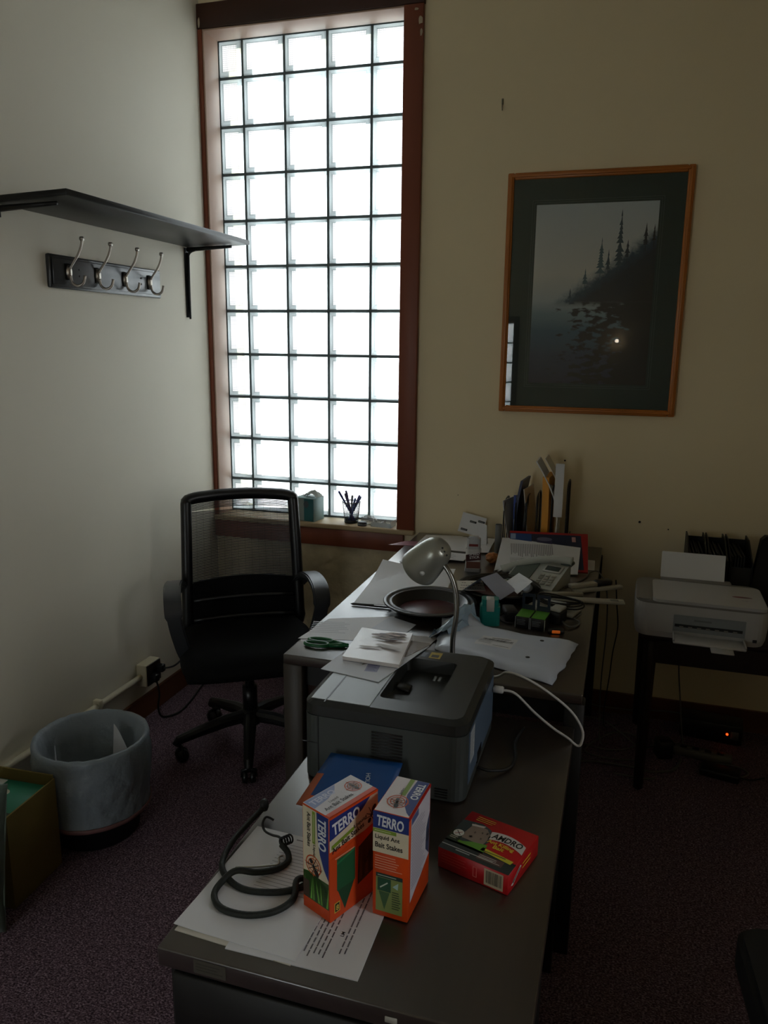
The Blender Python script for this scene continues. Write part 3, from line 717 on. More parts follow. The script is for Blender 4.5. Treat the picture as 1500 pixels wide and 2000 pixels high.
cu = thing('grey_green_cushion', 'grey green fabric cushion standing on edge at the left edge', 'cushion', (.252, -1.948, .004), rad(28)); cu.rotation_euler = (rad(-5), rad(4), rad(28))
def cushion(w_, h_, d_):
    b = MB(); n = 14; vs = []; fs = []
    for s_ in (1, -1):
        for j in range(n + 1):
            for i in range(n + 1):
                u, v = i / n * 2 - 1, j / n * 2 - 1
                k = (1 - u ** 4) * (1 - v ** 4); k = max(0, k) ** .5
                x = u * w_ / 2 * (1 - .05 * (1 - v * v)); z = v * h_ / 2 * (1 - .04 * (1 - u * u)) + h_ / 2
                vs.append((x, s_ * (d_ / 2 * k + .004) + .006 * mnoise.noise((u * 3, v * 3, s_)), z))
    q = (n + 1) ** 2
    for j in range(n):
        for i in range(n):
            a = j * (n + 1) + i; fs.append((a, a + n + 1, a + n + 2, a + 1)); fs.append((q + a, q + a + 1, q + a + n + 2, q + a + n + 1))
    for i in range(n):
        for (a, c) in ((i, i + 1), (n * (n + 1) + i, n * (n + 1) + i + 1), (i * (n + 1), (i + 1) * (n + 1)), (i * (n + 1) + n, (i + 1) * (n + 1) + n)): fs.append((a, c, q + c, q + a))
    return b.add(vs, fs, 0, True)
b = cushion(.27, .43, .08); b.build('cushion_pad', mat('grey_green_cloth', '#5c6a5f', .9, spec=.1, sheen=.2, bump=(240, .4, .002)), cu)
b = MB(); b.tube([(x, 0, z) for x, z in [(-.13, .01), (.13, .01), (.126, .21), (.13, .41), (0, .408), (-.13, .41), (-.126, .21)]], .0045, 8, 0, True); b.build('piping', mat('grey_green_piping', '#6d7a70', .9), cu)

# ------------------------------------------------------------------ the two desks
def wood(name, c1, c2, rough, spec, coat, stretch):
    m = mat(name, c1, rough, spec=spec, coat=coat, vary=(22, .4, .35, .65), col2=c2, bump=(120, .04, .001), stretch=stretch)
    return m
M_top = wood('walnut_laminate', '#302720', '#251d17', .30, .8, .35, (1, .06, 1))
_b = M_top.node_tree.nodes['Principled BSDF']; _b.inputs['Coat Weight'].default_value = .7; _b.inputs['Coat Roughness'].default_value = .28; _b.inputs['Coat IOR'].default_value = 1.75
M_leg = mat('black_desk_steel', '#0c0b0a', .55)
M_ped = mat('pedestal_laminate', '#3a322a', .5, vary=(8, .3), stretch=(1, 1, .1))
M_draw = mat('red_brown_drawer', '#2c170e', .5, vary=(8, .3), stretch=(1, 1, .1))
DZ = .75
dk = thing('main_desk', 'dark walnut desk with its end against the back wall, covered in papers', 'desk', (1.44, -.76, 0))
MB().rbox((-.400, -.745, .722), (.402, .738, .75), .0035, 2).build('desk_top', M_top, dk)
MB().box((-.385, -.715, .655), (.385, -.700, .722)).build('front_rail', M_leg, dk)
MB().box((-.385, .690, .20), (.385, .705, .722)).build('modesty_panel', M_ped, dk)
for x0 in (-.402, .358):
    for y0 in (-.742, .675):
        if x0 < 0 and y0 < 0: continue
        MB().rbox((x0, y0, 0), (x0 + .05, y0 + .05, .722), .003, 1).build('leg', M_leg, dk)
MB().rbox((-.402, -.742, 0), (-.345, -.69, .722), .003, 1).build('leg', M_ped, dk)
pd = MB(); pd.box((-.40, -.690, .06), (.02, -.12, .722)); pd = pd.build('pedestal', M_ped, dk)
for z0, z1 in ((.07, .36), (.37, .54), (.55, .71)):
    d_ = MB().rbox((-.342, -.712, z0), (.015, -.691, z1), .003, 1).build('drawer_front', M_draw, dk)
    MB().rbox((-.21, -.722, (z0 + z1) / 2 - .006), (-.12, -.712, (z0 + z1) / 2 + .006), .003, 1).build('handle', M_leg, d_)
RZ_ = .67
rt = thing('desk_return', 'lower dark wood desk return nearest the camera, carrying the laser printer', 'desk', (1.54, -1.98, 0))
MB().rbox((-.286, -.470, .636), (.288, .458, .67), .003, 2).build('return_top', M_top, rt)
b = MB(); b.box((-.272, -.455, .02), (.272, .0, .636)); b.build('pedestal', M_leg, rt)
for z0, z1 in ((.03, .30), (.31, .47), (.48, .625)):
    d_ = MB().rbox((-.265, -.466, z0), (.265, -.455, z1), .003, 1).build('drawer_front', M_leg, rt)
    MB().rbox((-.05, -.476, (z0 + z1) / 2 - .006), (.05, -.466, (z0 + z1) / 2 + .006), .003, 1).build('handle', M_blk, d_)
MB().box((-.272, .0, .58), (-.255, .44, .636)).build('side_rail', M_leg, rt)
MB().box((.255, .0, .58), (.272, .44, .636)).build('side_rail', M_leg, rt)
for x0 in (-.272, .237): MB().rbox((x0, .40, 0), (x0 + .035, .44, .636), .003, 1).build('leg', M_leg, rt)
p = Print(frame((-.222, -.4703, .642), (1, 0, 0), (0, 0, 1)))
p.rect(0, 0, .055, .024, mat('sticker_grey', '#4a463d', .5)); p.lines(.004, .004, .05, .020, 3, '#35322b', 2); p.build('inventory_sticker', rt)
MB().rbox((.085, -.4725, .648), (.103, -.4700, .658), .001, 1).build('small_tape', mat('tape_white', '#a9a69c', .5), rt)

# ------------------------------------------------------------------ laser printer
LP = thing('laser_printer', 'grey and black laser printer with a sunken output tray on the desk return', 'printer', (1.4575, -1.7525, .67))
M_lg = mat('printer_grey', '#3e4341', .42, spec=.4)
M_ld = mat('printer_charcoal', '#262826', .38, spec=.45)
M_lb = mat('printer_side_cool_lit', '#56677a', .42, spec=.4)  # bluish daylight on the right side put into its colour
X1, Y1 = .1775, .1825
def rrect(x0, y0, x1, y1, r, n=5):
    o = []
    for cx, cy, a0 in ((x1 - r, y1 - r, 0), (x0 + r, y1 - r, 90), (x0 + r, y0 + r, 180), (x1 - r, y0 + r, 270)):
        for k in range(n + 1): a = rad(a0 + 90 * k / n); o.append((cx + r * math.cos(a), cy + r * math.sin(a)))
    return o
b = MB(); b.prism(rrect(-X1 + .001, -Y1 + .001, X1 - .001, Y1 - .001, .028), .004, .148); b.build('printer_body', M_lg, LP)
# lid with a recess: outer loop and inner loop
ol = rrect(-X1, -Y1, X1, Y1, .034, 5); olt = rrect(-X1 + .014, -Y1 + .014, X1 - .014, Y1 - .014, .026, 5)
ix0, ix1, iy0, iy1 = -.027, .098, -.118, .108
il = rrect(ix0, iy0, ix1, iy1, .012, 5); ib = rrect(ix0 + .004, iy0 + .006, ix1 - .004, iy1 - .006, .008, 5)
N = len(ol); vs = [(x, y, .150) for x, y in ol] + [(x, y, .172) for x, y in ol] + [(x, y, .180) for x, y in olt] + [(x, y, .180) for x, y in il]
for (x, y) in ib: vs.append((x, y, .150 - .034 * (x - ix0) / (ix1 - ix0)))
fs = []
for L_ in range(4):
    for k in range(N): j = (k + 1) % N; fs.append((L_ * N + k, L_ * N + j, L_ * N + N + j, L_ * N + N + k))
fs.append(tuple(4 * N + k for k in range(N))); fs.append(tuple(range(N - 1, -1, -1)))
lid = MB(); lid.add(vs, fs, 0, False); lid = lid.build('top_cover', M_ld, LP)
for i_, p_ in enumerate(lid.data.polygons): p_.use_smooth = False
b = MB(); b.prism([(-X1 + .016, -Y1 + .016), (-.032, -Y1 + .016), (-.032, Y1 - .05), (-X1 + .016, Y1 - .05)], .1801, .1812); b.build('sheen_plate', mat('printer_sheen_grey', '#7d8280', .36, spec=.5), LP)  # paler plate paints the window sheen onto the left of the lid
b = MB(); b.box((-X1 + .048, -Y1 + .004, .1812), (-X1 + .051, Y1 - .055, .1818)); b.build('cover_seam', M_blk, LP)
b = MB()
for k in range(22): b.box((ix0 + .012 + .004 * k, iy0 + .010, .1475 - .034 * (.012 + .004 * k) / .125), (ix0 + .014 + .004 * k, iy0 + .060, .1495 - .034 * (.012 + .004 * k) / .125))
tag(b.build('tray_ribs', M_ld, LP), kind='stuff')
MB().rbox((-.018, -.022, .146), (.012, .012, .153), .002, 1, 0, Matrix.Rotation(rad(14), 4, 'Y') @ Matrix.Translation((-.036, 0, .002))).build('paper_flap', M_blk, LP)
b = MB()
for k in range(11): b.rbox((-.022, -Y1 - .0012, .062 + .0068 * k), (.045, -Y1 + .004, .0660 + .0068 * k), .0008, 1)
tag(b.build('vent_grille', M_blk, LP), kind='stuff')
b = MB()
for k in range(4): b.box((.115, -Y1 - .0006, .010 + .006 * k), (.142, -Y1 + .004, .0125 + .006 * k))
tag(b.build('lower_vent', M_blk, LP), kind='stuff')
MB().box((-X1 + .036, -Y1 - .0004, .01), (-X1 + .0375, -Y1 + .004, .15)).build('panel_seam', M_blk, LP)
MB().box((-X1 + .0, -Y1 + .002, .085), (-X1 + .037, -Y1 + .0006, .0865)).build('panel_seam', M_blk, LP)
MB().box((X1 - .0012, -.150, .030), (X1 + .0006, .150, .146)).build('cool_lit_side', M_lb, LP)
p = Print(frame((X1 + .0008, -.14, .07), (0, 1, 0), (0, 0, 1))); p.rect(0, 0, .045, .072, '#b6bcc0'); p.lines(.004, .006, .041, .068, 9, '#7f868c', 2); p.build('rating_label', LP)
MB().rbox((X1 - .001, -.05, .022), (X1 + .001, .0, .05), .002, 1).build('side_vent', M_blk, LP)
p = Print(frame((-.052, .112, .1802), (1, 0, 0), (0, 1, 0)))
p.rect(.075, .008, .103, .045, '#b09a3a'); p.rect(.080, .014, .098, .030, '#3c3a24', 2); p.rect(.055, .010, .070, .04, '#3e4c5a'); p.lines(.056, .012, .069, .038, 4, '#9aa4ae', 2)
p.rect(.115, -.115, .121, -.090, '#4e524f'); p.rect(.126, -.113, .132, -.09, '#4e524f'); tag(p.build('warning_sticker', LP), kind='stuff')
us = thing('usb_cable', 'white usb cable looping from the laser printer over the desk edge', 'cable', (0, 0, 0))
MB().rbox((1.636, -1.621, .777), (1.662, -1.603, .791), .003, 1).build('usb_plug', mat('cable_white', '#c8c6c2', .45), us)
MB().tube(smooth_path([(1.66, -1.612, .784), (1.690, -1.608, .777), (1.735, -1.60, .733), (1.780, -1.60, .700), (1.816, -1.60, .680), (1.838, -1.60, .664), (1.848, -1.60, .672), (1.848, -1.598, .705), (1.818, -1.595, .748), (1.755, -1.59, .790), (1.700, -1.575, .808), (1.660, -1.555, .805), (1.635, -1.53, .78), (1.60, -1.49, .757)], 6), .0032, 8).build('cord', mat('cable_white', '#c8c6c2', .45), us)
pc = thing('printer_cable', 'short black power cord at the foot of the laser printer', 'cable', (0, 0, 0))
MB().tube(smooth_path([(1.637, -1.80, .683), (1.665, -1.80, .680), (1.70, -1.77, .6745), (1.71, -1.72, .6745), (1.70, -1.65, .6745), (1.71, -1.57, .6745)]), .0035, 8).build('cord', M_rub, pc)
# ------------------------------------------------------------------ things on the return: letters, bait boxes, cord, pouch
def paper_lines(mesh_parent, M, w_, h_, n, rows, ink='#6b6c72', margin=.02, rot90=False, name='printed_text'):
    p = Print(M, .0002); p.lines(margin, margin, w_ - margin, h_ - margin, n, ink, 1, .3, .35, rot90); return tag(p.build(name, mesh_parent), kind='stuff')
def letter(name, label, cat, M, w_, h_, m, t=.0012, lift=None, n=8, group=None):
    o = thing(name, label, cat, M.to_translation(), 0, group); o.matrix_world = M
    b = MB(); b.sheet([(0, 0, 0), (w_, 0, 0), (w_, h_, 0), (0, h_, 0)], t, n, lift); b.build('sheet', m, o)
    return o
Mx = frame((1.357, -2.422, .6703), (1, .015, 0), (-.015, 1, 0))
l2 = letter('printed_letter', 'printed letter with sideways text under the two bait boxes', 'paper', Mx, .216, .279, M_paper, .0018)
p = Print(frame((0, 0, .0019), (1, 0, 0), (0, 1, 0)), .0002)
for i, (x, a, c) in enumerate(((.118, .03, .20), (.126, .022, .20), (.134, .03, .19), (.142, .03, .205), (.150, .025, .20), (.172, .04, .19), (.180, .042, .19))): [p.rect(x, y_, x + .0022, min(c, y_ + .010 + .004 * random.random()), '#6e6e74') for y_ in [a + .0145 * q_ for q_ in range(int((c - a) / .0145) + 1)] if y_ < c]
p.text('LM', .168, .075, .010, .006, '#202022', 1, rad(90), .02)
tag(p.build('printed_text', l2), kind='stuff')
Mx = frame((1.2555, -2.404, .6726), (1, -.045, 0), (.045, 1, 0))
l1 = letter('printed_letter', 'top printed letter lying under the coiled bungee cord', 'paper', Mx, .2159, .276, M_paper, .0012, lambda u, v: .006 * max(0, .25 - u) * 4 * max(0, .3 - v))
p = Print(frame((0, 0, .0014), (1, 0, 0), (0, 1, 0)), .0002)
for k in range(15): p.rect(.075, .245 - .0085 * k, .20 - .02 * random.random(), .2462 - .0085 * k, '#8d8e92')
p.rect(.09, .262, .15, .2645, '#66676b'); tag(p.build('printed_text', l1), kind='stuff')
Mx = frame((1.262, -2.412, .6703), (1, -.05, 0), (.05, 1, 0))
letter('letter_stack', 'thin stack of blank sheets under the top letter', 'paper', Mx, .205, .272, M_paper_w, .0017)

def carton(name, label, F, ang, wx, wy, h, z=.6728):
    """a carton standing with its near corner at F; x runs from the left corner to F, y from F to the right corner"""
    o = thing(name, label, 'box', (F[0], F[1], z), rad(ang)); return o
def ant(p, u, v, s, rot=0, ink='#15100c', layer=4):
    c, d = math.cos(rot), math.sin(rot)
    def q(x, y): return (u + (x * c - y * d) * s, v + (x * d + y * c) * s)
    for x, a, b in ((-.55, .26, .22), (0, .24, .15), (.62, .40, .26)): p.ell(*q(x, 0), a * s, b * s, ink, layer, 12, rot)
    for x, dx in ((-.12, -.45), (0, 0), (.12, .5)):
        for sgn in (-1, 1):
            a, b_, e_ = q(x, 0), q(x + dx * .5, sgn * .45), q(x + dx, sgn * .8)
            for (m_, n_) in ((a, b_), (b_, e_)):
                vx, vy = n_[0] - m_[0], n_[1] - m_[1]; L_ = math.hypot(vx, vy) or 1; px_, py_ = -vy / L_ * s * .035, vx / L_ * s * .035
                p.poly([(m_[0] + px_, m_[1] + py_), (m_[0] - px_, m_[1] - py_), (n_[0] - px_, n_[1] - py_), (n_[0] + px_, n_[1] + py_)], ink, layer)
def target(p, u, v, r, layer=3):
    p.ell(u, v, r, r, '#c8521c', layer, 24, 0, .88); p.ell(u, v, r * .7, r * .7, '#c8521c', layer, 24, 0, .86); p.ell(u, v, r * .4, r * .4, '#d87a3a', layer, 20, 0, .8)
    p.rect(u - r * 1.15, v - .0005, u + r * 1.15, v + .0005, '#c8521c', layer); p.rect(u - .0005, v - r * 1.15, u + .0005, v + r * 1.15, '#c8521c', layer)
ORA, BLU, CRM, GRN = '#d2480f', '#14307c', '#d9cfb4', '#7d9a2c'
M_ora = mat('carton_orange', ORA, .42)
# --- left box: narrow side and wide front towards the camera
A = -24.5; wx, wy, hh = .063, .113, .190
c1 = carton('ant_bait_box', 'orange ant bait stakes carton showing its wide front, left of the pair', (1.493, -2.3245), A, wx, wy, hh)
MB().rbox((-wx, 0, 0), (0, wy, hh), .0012, 1).build('carton_body', M_ora, c1)
p = Print(frame((-wx, -.0001, 0), (1, 0, 0), (0, 0, 1)))  # narrow side
p.rect(.002, .022, wx - .002, hh - .002, CRM, 1)
p.rect(.002, .022, wx - .002, .070, '#2c4d1e', 2); p.poly([(.002, .07), (.02, .074), (.045, .068), (.061, .058), (.061, .04), (.002, .04)], '#3d6a22', 2)
for k in range(9): x = .006 + k * .0062; p.poly([(x, .024), (x + .004, .024), (x + .006 * math.sin(k), .066)], ('#5c9436', '#24421a', '#6aa83f')[k % 3], 3)
p.rect(.002, .022, .016, .055, '#3b2a1c', 4)
p.poly([(.061, .188), (.061, .075), (.050, .092), (.041, .115), (.036, .145), (.034, .188)], BLU, 2)
p.text('TERRO', .0375, .1805, .056, .0185, '#dfe3ea', 3, rad(-90), .03, .12)
p.rect(.024, .128, .0305, .186, GRN, 2); p.lines(.0255, .132, .029, .183, 1, '#c6cf9a', 3, .4, .2, True)
p.text('Liquid', .0245, .1265, .022, .0068, '#171512', 3, rad(-90), .02); p.text('Ant Bait Stakes', .012, .180, .062, .0085, '#171512', 3, rad(-90), .02)
target(p, .026, .088, .018, 3); ant(p, .027, .086, .018, rad(-55), layer=5)
tag(p.build('side_print', c1), kind='stuff')
p = Print(frame((.0001, 0, 0), (0, 1, 0), (0, 0, 1)))  # wide front
p.rect(.0, .128, wy, hh - .002, CRM, 1)
p.poly([(0, .190), (0, .148), (.04, .156), (.075, .170), (.100, .190)], BLU, 2); p.rect(.0, .1855, wy, hh, ORA, 3)
p.text('TERRO', .008, .154, .062, .022, '#dfe3ea', 4, rad(8), .03, .05, lambda x, y: (x, y * (1 - .12 * x)))
p.poly([(.004, .138), (.056, .149), (.056, .143), (.004, .131)], GRN, 3); p.text('Liquid', .056, .1425, .030, .0085, '#171512', 4, rad(10), .02); p.text('Ant Bait Stakes', .006, .1225, .075, .0105, '#171512', 4, rad(11), .02)
ant(p, .097, .150, .018, rad(60), layer=5)
p.poly([(0, .114), (.02, .117), (.113, .134), (.113, .0), (0, .0)], ORA, 2)
p.lines(.012, .108, .06, .113, 1, '#e0b090', 3)
p.rect(.016, .050, .058, .108, '#0f5a36', 3); p.poly([(.018, .05), (.056, .05), (.034, .008)], '#0b4428', 3); p.poly([(.016, .102), (.058, .110), (.058, .106), (.016, .098)], '#1b7a4a', 4)
p.poly([(.066, .105), (.110, .122), (.110, .045), (.064, .035)], '#3c2416', 3)
for k in range(5): p.poly([(.068 + .007 * k, .04 + .003 * k), (.075 + .007 * k, .045), (.072 + .008 * k, .10)], ('#5a3a22', '#2a180e')[k % 2], 4)
ant(p, .088, .075, .013, rad(50), layer=5); p.rect(.010, .012, .0225, .030, '#d8c24a', 3); p.rect(.0115, .0135, .021, .0285, '#201c14', 4); p.text('8', .0135, .0155, .006, .010, '#d8c24a', 5, 0, .02)
tag(p.build('front_print', c1), kind='stuff')
p = Print(frame((-wx, 0, hh + .0001), (1, 0, 0), (0, 1, 0)))  # top
p.rect(.001, .001, wx - .010, wy - .001, '#d6d2d6', 1); p.rect(wx - .010, .001, wx - .001, wy - .001, ORA, 1)
p.poly([(.002, .002), (.028, .002), (.024, .035), (.014, .06), (.002, .072)], '#8d9bc6', 2); p.text('TERRO', .021, .006, .052, .013, '#c6cbe0', 3, rad(90), .03)
p.text('Ant Bait Stakes', .047, .010, .062, .0085, '#2a2624', 3, rad(90), .015); p.text('Liquid', .036, .030, .020, .007, '#7c7876', 3, rad(90), .015); target(p, .028, .090, .015, 3); ant(p, .028, .090, .013, 0, '#4a3c34', 5)
tag(p.build('top_print', c1), kind='stuff')
# --- right box: narrow front and white back panel
wx, wy = .061, .108
c2 = carton('ant_bait_box', 'orange ant bait stakes carton with a white side panel, right of the pair', (1.612, -2.2865), -4.5, wx, wy, hh)
MB().rbox((-wx, 0, 0), (0, wy, hh), .0012, 1).build('carton_body', M_ora, c2)
p = Print(frame((-wx, -.0001, 0), (1, 0, 0), (0, 0, 1)))
p.rect(.0, .160, wx, hh, BLU, 1); p.text('TERRO', .006, .165, .046, .0195, '#dfe3ea', 2, rad(-3), .03, .05)
p.rect(.0, .117, wx, .160, CRM, 1); p.rect(.0, .153, .040, .1595, GRN, 2); p.lines(.003, .1545, .037, .158, 1, '#c6cf9a', 3)
p.text('Liquid Ant', .004, .1395, .042, .0098, '#171512', 2, 0, .022); p.text('Bait Stakes', .004, .126, .047, .0098, '#171512', 2, 0, .022)
p.lines(.004, .086, .052, .113, 6, '#e8b79a', 2, .22, .3)
p.rect(.006, .010, .052, .080, '#7c8a4a', 2); p.rect(.006, .073, .052, .080, '#12302a', 3); p.lines(.009, .0745, .049, .0785, 1, '#a9b8a0', 4); p.rect(.009, .048, .032, .072, '#0d4a2e', 3); p.poly([(.011, .047), (.030, .047), (.021, .014)], '#3a5c34', 3); p.poly([(.013, .055), (.026, .066), (.027, .064), (.014, .053)], '#b8c8b8', 4)
p.poly([(.035, .060), (.045, .069), (.044, .056)], '#9fc0bc', 3); p.lines(.034, .018, .050, .052, 8, '#2c3a22', 3, .4)
tag(p.build('front_print', c2), kind='stuff')
p = Print(frame((.0001, 0, 0), (0, 1, 0), (0, 0, 1)))
p.poly([(.010, .182), (wy - .003, .186), (wy - .003, .060), (.010, .030)], '#c9c6d0', 1); p.rect(0, .184, wy, hh, '#b01c20', 2); p.rect(.012, .170, .045, .182, '#54618e', 2)
p.lines(.014, .050, .085, .165, 20, '#8f8c9c', 2, .25); p.poly([(.088, .12), (.104, .14), (.104, .06), (.085, .08)], '#32405e', 3); ant(p, .095, .10, .012, rad(70), '#1a1512', 4)
tag(p.build('side_print', c2), kind='stuff')
p = Print(frame((-wx, 0, hh + .0001), (1, 0, 0), (0, 1, 0)))
p.rect(.0015, .0015, wx - .0015, wy - .0015, '#dcd3d2', 1)
p.poly([(wx - .0015, .004), (wx - .0015, wy - .002), (.038, wy - .002), (.036, .06), (.042, .03), (.052, .012)], BLU, 2); p.text('TERRO', .043, .098, .048, .0135, '#dfe3ea', 3, rad(-90), .03)
p.rect(.026, .055, .034, wy - .002, GRN, 2); p.text('Liquid', .022, .075, .018, .006, '#4a4644', 3, rad(-90), .015); target(p, .028, .036, .018, 3); ant(p, .028, .033, .015, rad(-80), layer=5)
tag(p.build('top_print', c2), kind='stuff')
# --- flat red box
wx, wy, h3 = .137, .132, .040
c3 = carton('ant_killer_box', 'flat red ant killing bait carton lying right of the two tall boxes', (1.757, -2.170), -16.5, wx, wy, h3, .6703)
MB().rbox((-wx, 0, 0), (0, wy, h3), .0012, 1).build('carton_body', mat('carton_red', '#b3151a', .4), c3)
p = Print(frame((-wx, 0, h3 + .0001), (1, 0, 0), (0, 1, 0)))
p.rect(0, 0, wx, .032, '#1c2420', 1); p.rect(.0, .026, .075, .040, '#6d8f34', 1); p.poly([(.0, .040), (.062, .036), (.070, .06), (.060, .095), (.038, .105), (.0, .098)], '#3a4446', 1)
p.poly([(.018, .048), (.064, .046), (.066, .078), (.052, .094), (.024, .098)], '#8d7d70', 2); p.poly([(.020, .094), (.046, .100), (.044, .094), (.022, .089)], '#c8c4be', 3)
R_ = random.Random(4)
for k in range(8): ant(p, R_.uniform(.03, .06), R_.uniform(.055, .088), .0032, R_.uniform(0, 6), layer=4)
p.poly([(.020, .034), (.075, .030), (.072, .052), (.045, .046)], '#5f9a2c', 3); p.rect(0, .030, .022, .062, '#23301c', 3); p.ell(.012, .056, .010, .010, '#d8d8d0', 4); p.poly([(.006, .051), (.017, .062), (.018, .061), (.007, .050)], '#a02020', 5); p.poly([(.006, .061), (.017, .050), (.018, .051), (.007, .062)], '#303030', 5)
p.lines(.003, .036, .020, .045, 2, '#d0cdb8', 5)
arc = lambda x, y: (x, y + .35 * (x - x * x) * 1.2 - .15 * x)
pts = [(.062 + .070 * t_, .093 + .028 * (t_ - t_ * t_) * 1.3 - .008 * t_) for t_ in [i / 10 for i in range(11)]]
p.poly(pts + [(x + .002, y - .024) for x, y in pts[::-1]], '#cfcac4', 2); p.text('AMDRO', .067, .0755, .060, .016, '#14120f', 3, 0, .03, .1, arc)
p.text('Ant Killing', .066, .058, .052, .012, '#d9b82e', 3, 0, .03, 0, arc); p.text('Bait', .082, .050, .021, .010, '#d9b82e', 3, 0, .03)
p.poly([(.068, .043), (.130, .036), (.128, .026), (.066, .034)], '#c8c02c', 3); p.lines(.072, .032, .122, .038, 1, '#4a4a20', 4); p.rect(.070, .010, .118, .026, '#5a3a34', 2); p.lines(.072, .012, .116, .024, 3, '#b8b4aa', 3); p.lines(.030, .006, .060, .014, 1, '#9aa09a', 2); p.rect(.0, .014, .10, .016, '#b8b8b0', 3); p.lines(.020, .108, .060, .124, 3, '#d0a040', 2)
tag(p.build('top_print', c3), kind='stuff')
p = Print(frame((-wx, -.0001, 0), (1, 0, 0), (0, 0, 1)))
p.rect(.092, .004, .128, .036, '#c6b89a', 1); p.barcode(.095, .009, .125, .033, '#1a1614', 2); p.lines(.008, .012, .06, .034, 4, '#d46a60', 1, .15); p.rect(.07, .010, .078, .03, '#d46a60', 1); p.rect(.0715, .0115, .0765, .0285, '#b3151a', 2)
tag(p.build('side_print', c3), kind='stuff')
p = Print(frame((.0001, 0, 0), (0, 1, 0), (0, 0, 1)))
p.poly([(.012, .012), (.05, .03), (.055, .026), (.02, .008)], '#cfcac4', 1); p.poly([(.018, .014), (.048, .027), (.05, .0255), (.022, .0115)], '#1a1a1a', 2); p.lines(.06, .014, .10, .030, 2, '#d9b82e', 1)
tag(p.build('end_print', c3), kind='stuff')

# --- blue pouch leaning against the printer
pch = thing('snack_pouch', 'flat dark blue pouch with orange and yellow edge leaning on the laser printer', 'pouch', (1.41, -2.0, .671))
q4 = [Vector(v) - Vector((1.41, -2.0, .671)) for v in ((1.310, -2.040, .674), (1.495, -2.050, .674), (1.508, -1.950, .752), (1.352, -1.950, .748))]
Mb = MB(); n = 10; vs = []; fs = []; nrm = (q4[1] - q4[0]).cross(q4[3] - q4[0]).normalized()
for s_ in (1, -1):
    for j in range(n + 1):
        for i in range(n + 1):
            u, v = i / n, j / n; c_ = (q4[0] * (1 - u) + q4[1] * u) * (1 - v) + (q4[3] * (1 - u) + q4[2] * u) * v
            vs.append(c_ + nrm * s_ * (.001 + .008 * math.sin(PI * u) ** .6 * math.sin(PI * v) ** .6) if 0 < u < 1 and 0 < v < 1 else c_ + nrm * s_ * .0008)
qn = (n + 1) ** 2
for j in range(n):
    for i in range(n):
        a = j * (n + 1) + i; top_m = 0
        fs.append((a, a + 1, a + n + 2, a + n + 1)); fs.append((qn + a, qn + a + n + 1, qn + a + n + 2, qn + a + 1))
for i in range(n):
    for (a, c) in ((i, i + 1), (n * (n + 1) + i, n * (n + 1) + i + 1), (i * (n + 1), (i + 1) * (n + 1)), (i * (n + 1) + n, (i + 1) * (n + 1) + n)): fs.append((a, c, qn + c, qn + a))
Mb.add(vs, fs, 0, True)
for k, f_ in enumerate(Mb.f):
    cx = sum(Mb.v[i][0] for i in f_) / len(f_)
for k in range(2 * n * n):
    j, i = divmod(k // 2, n); Mb.m[k] = 1 if (j < 2 and i < 6) else (2 if (j < 3 and i >= 6) else 0)
    if i == 0 and j < 6: Mb.m[k] = 3
Mb.build('pouch_film', [mat('pouch_blue', '#17467f', .35), mat('pouch_orange', '#b5481a', .4), mat('pouch_yellow', '#a8952a', .4), mat('pouch_coral', '#a8583a', .4)], pch)
p = Print(frame(tuple(q4[0] + nrm * .0105), q4[1] - q4[0], q4[3] - q4[0]))
p.text('HOLY', .128, .088, .026, .010, '#a9b2ba', 1, rad(-80), .015); p.ell(.140, .060, .006, .004, '#a85a24', 1, 10, .5); p.build('pouch_lettering', pch)

# --- bungee cord
bg_ = thing('bungee_cord', 'dark green bungee cord with a black wire hook coiled on the letters', 'bungee cord', (0, 0, 0))
z0 = .6795
path = [(1.262, -2.090, z0 + .008), (1.255, -2.14, z0 + .006), (1.250, -2.20, z0 + .002), (1.262, -2.258, z0), (1.295, -2.290, z0), (1.335, -2.303, z0), (1.385, -2.292, z0), (1.415, -2.272, z0), (1.4245, -2.256, z0 + .001), (1.4165, -2.2535, z0 + .006), (1.410, -2.268, z0 + .009), (1.418, -2.300, z0 + .001), (1.400, -2.335, z0), (1.361, -2.356, z0), (1.315, -2.355, z0), (1.287, -2.330, z0), (1.285, -2.298, z0 + .002), (1.300, -2.276, z0 + .010), (1.331, -2.262, z0 + .004), (1.358, -2.240, z0), (1.370, -2.215, z0), (1.362, -2.196, z0 + .004), (1.345, -2.186, z0 + .010)]
MB().tube(smooth_path(path, 6), .0056, 10).build('elastic_cord', mat('bungee_green_black', '#1c221b', .7, vary=(160, .6), bump=(300, .5, .001)), bg_)
MB().lathe([(0, -.011), (.007, -.010), (.009, -.004), (.009, .006), (.006, .011), (0, .012)], 16, 0, Matrix.Translation((1.262, -2.086, z0 + .012))).build('end_knob', M_rub, bg_)
b = MB(); b.tube(smooth_path([(1.345, -2.186, z0 + .012), (1.338, -2.178, z0 + .018), (1.318, -2.168, z0 + .012), (1.298, -2.158, z0 + .010), (1.288, -2.146, z0 + .016), (1.290, -2.134, z0 + .022), (1.304, -2.131, z0 + .016)]), .0024, 8)
for k in range(4): b.tube([(1.346 + .006 * math.cos(a) + .003 * k, -2.183 + .004 * k, z0 + .014 + .009 * math.sin(a)) for a in [2 * PI * i / 14 for i in range(14)]], .0018, 6, 0, True)
b.build('wire_hook', M_blk, bg_)
wh = thing('bent_wire', 'short silver bent wire pointing across the top letter', 'wire', (0, 0, 0))
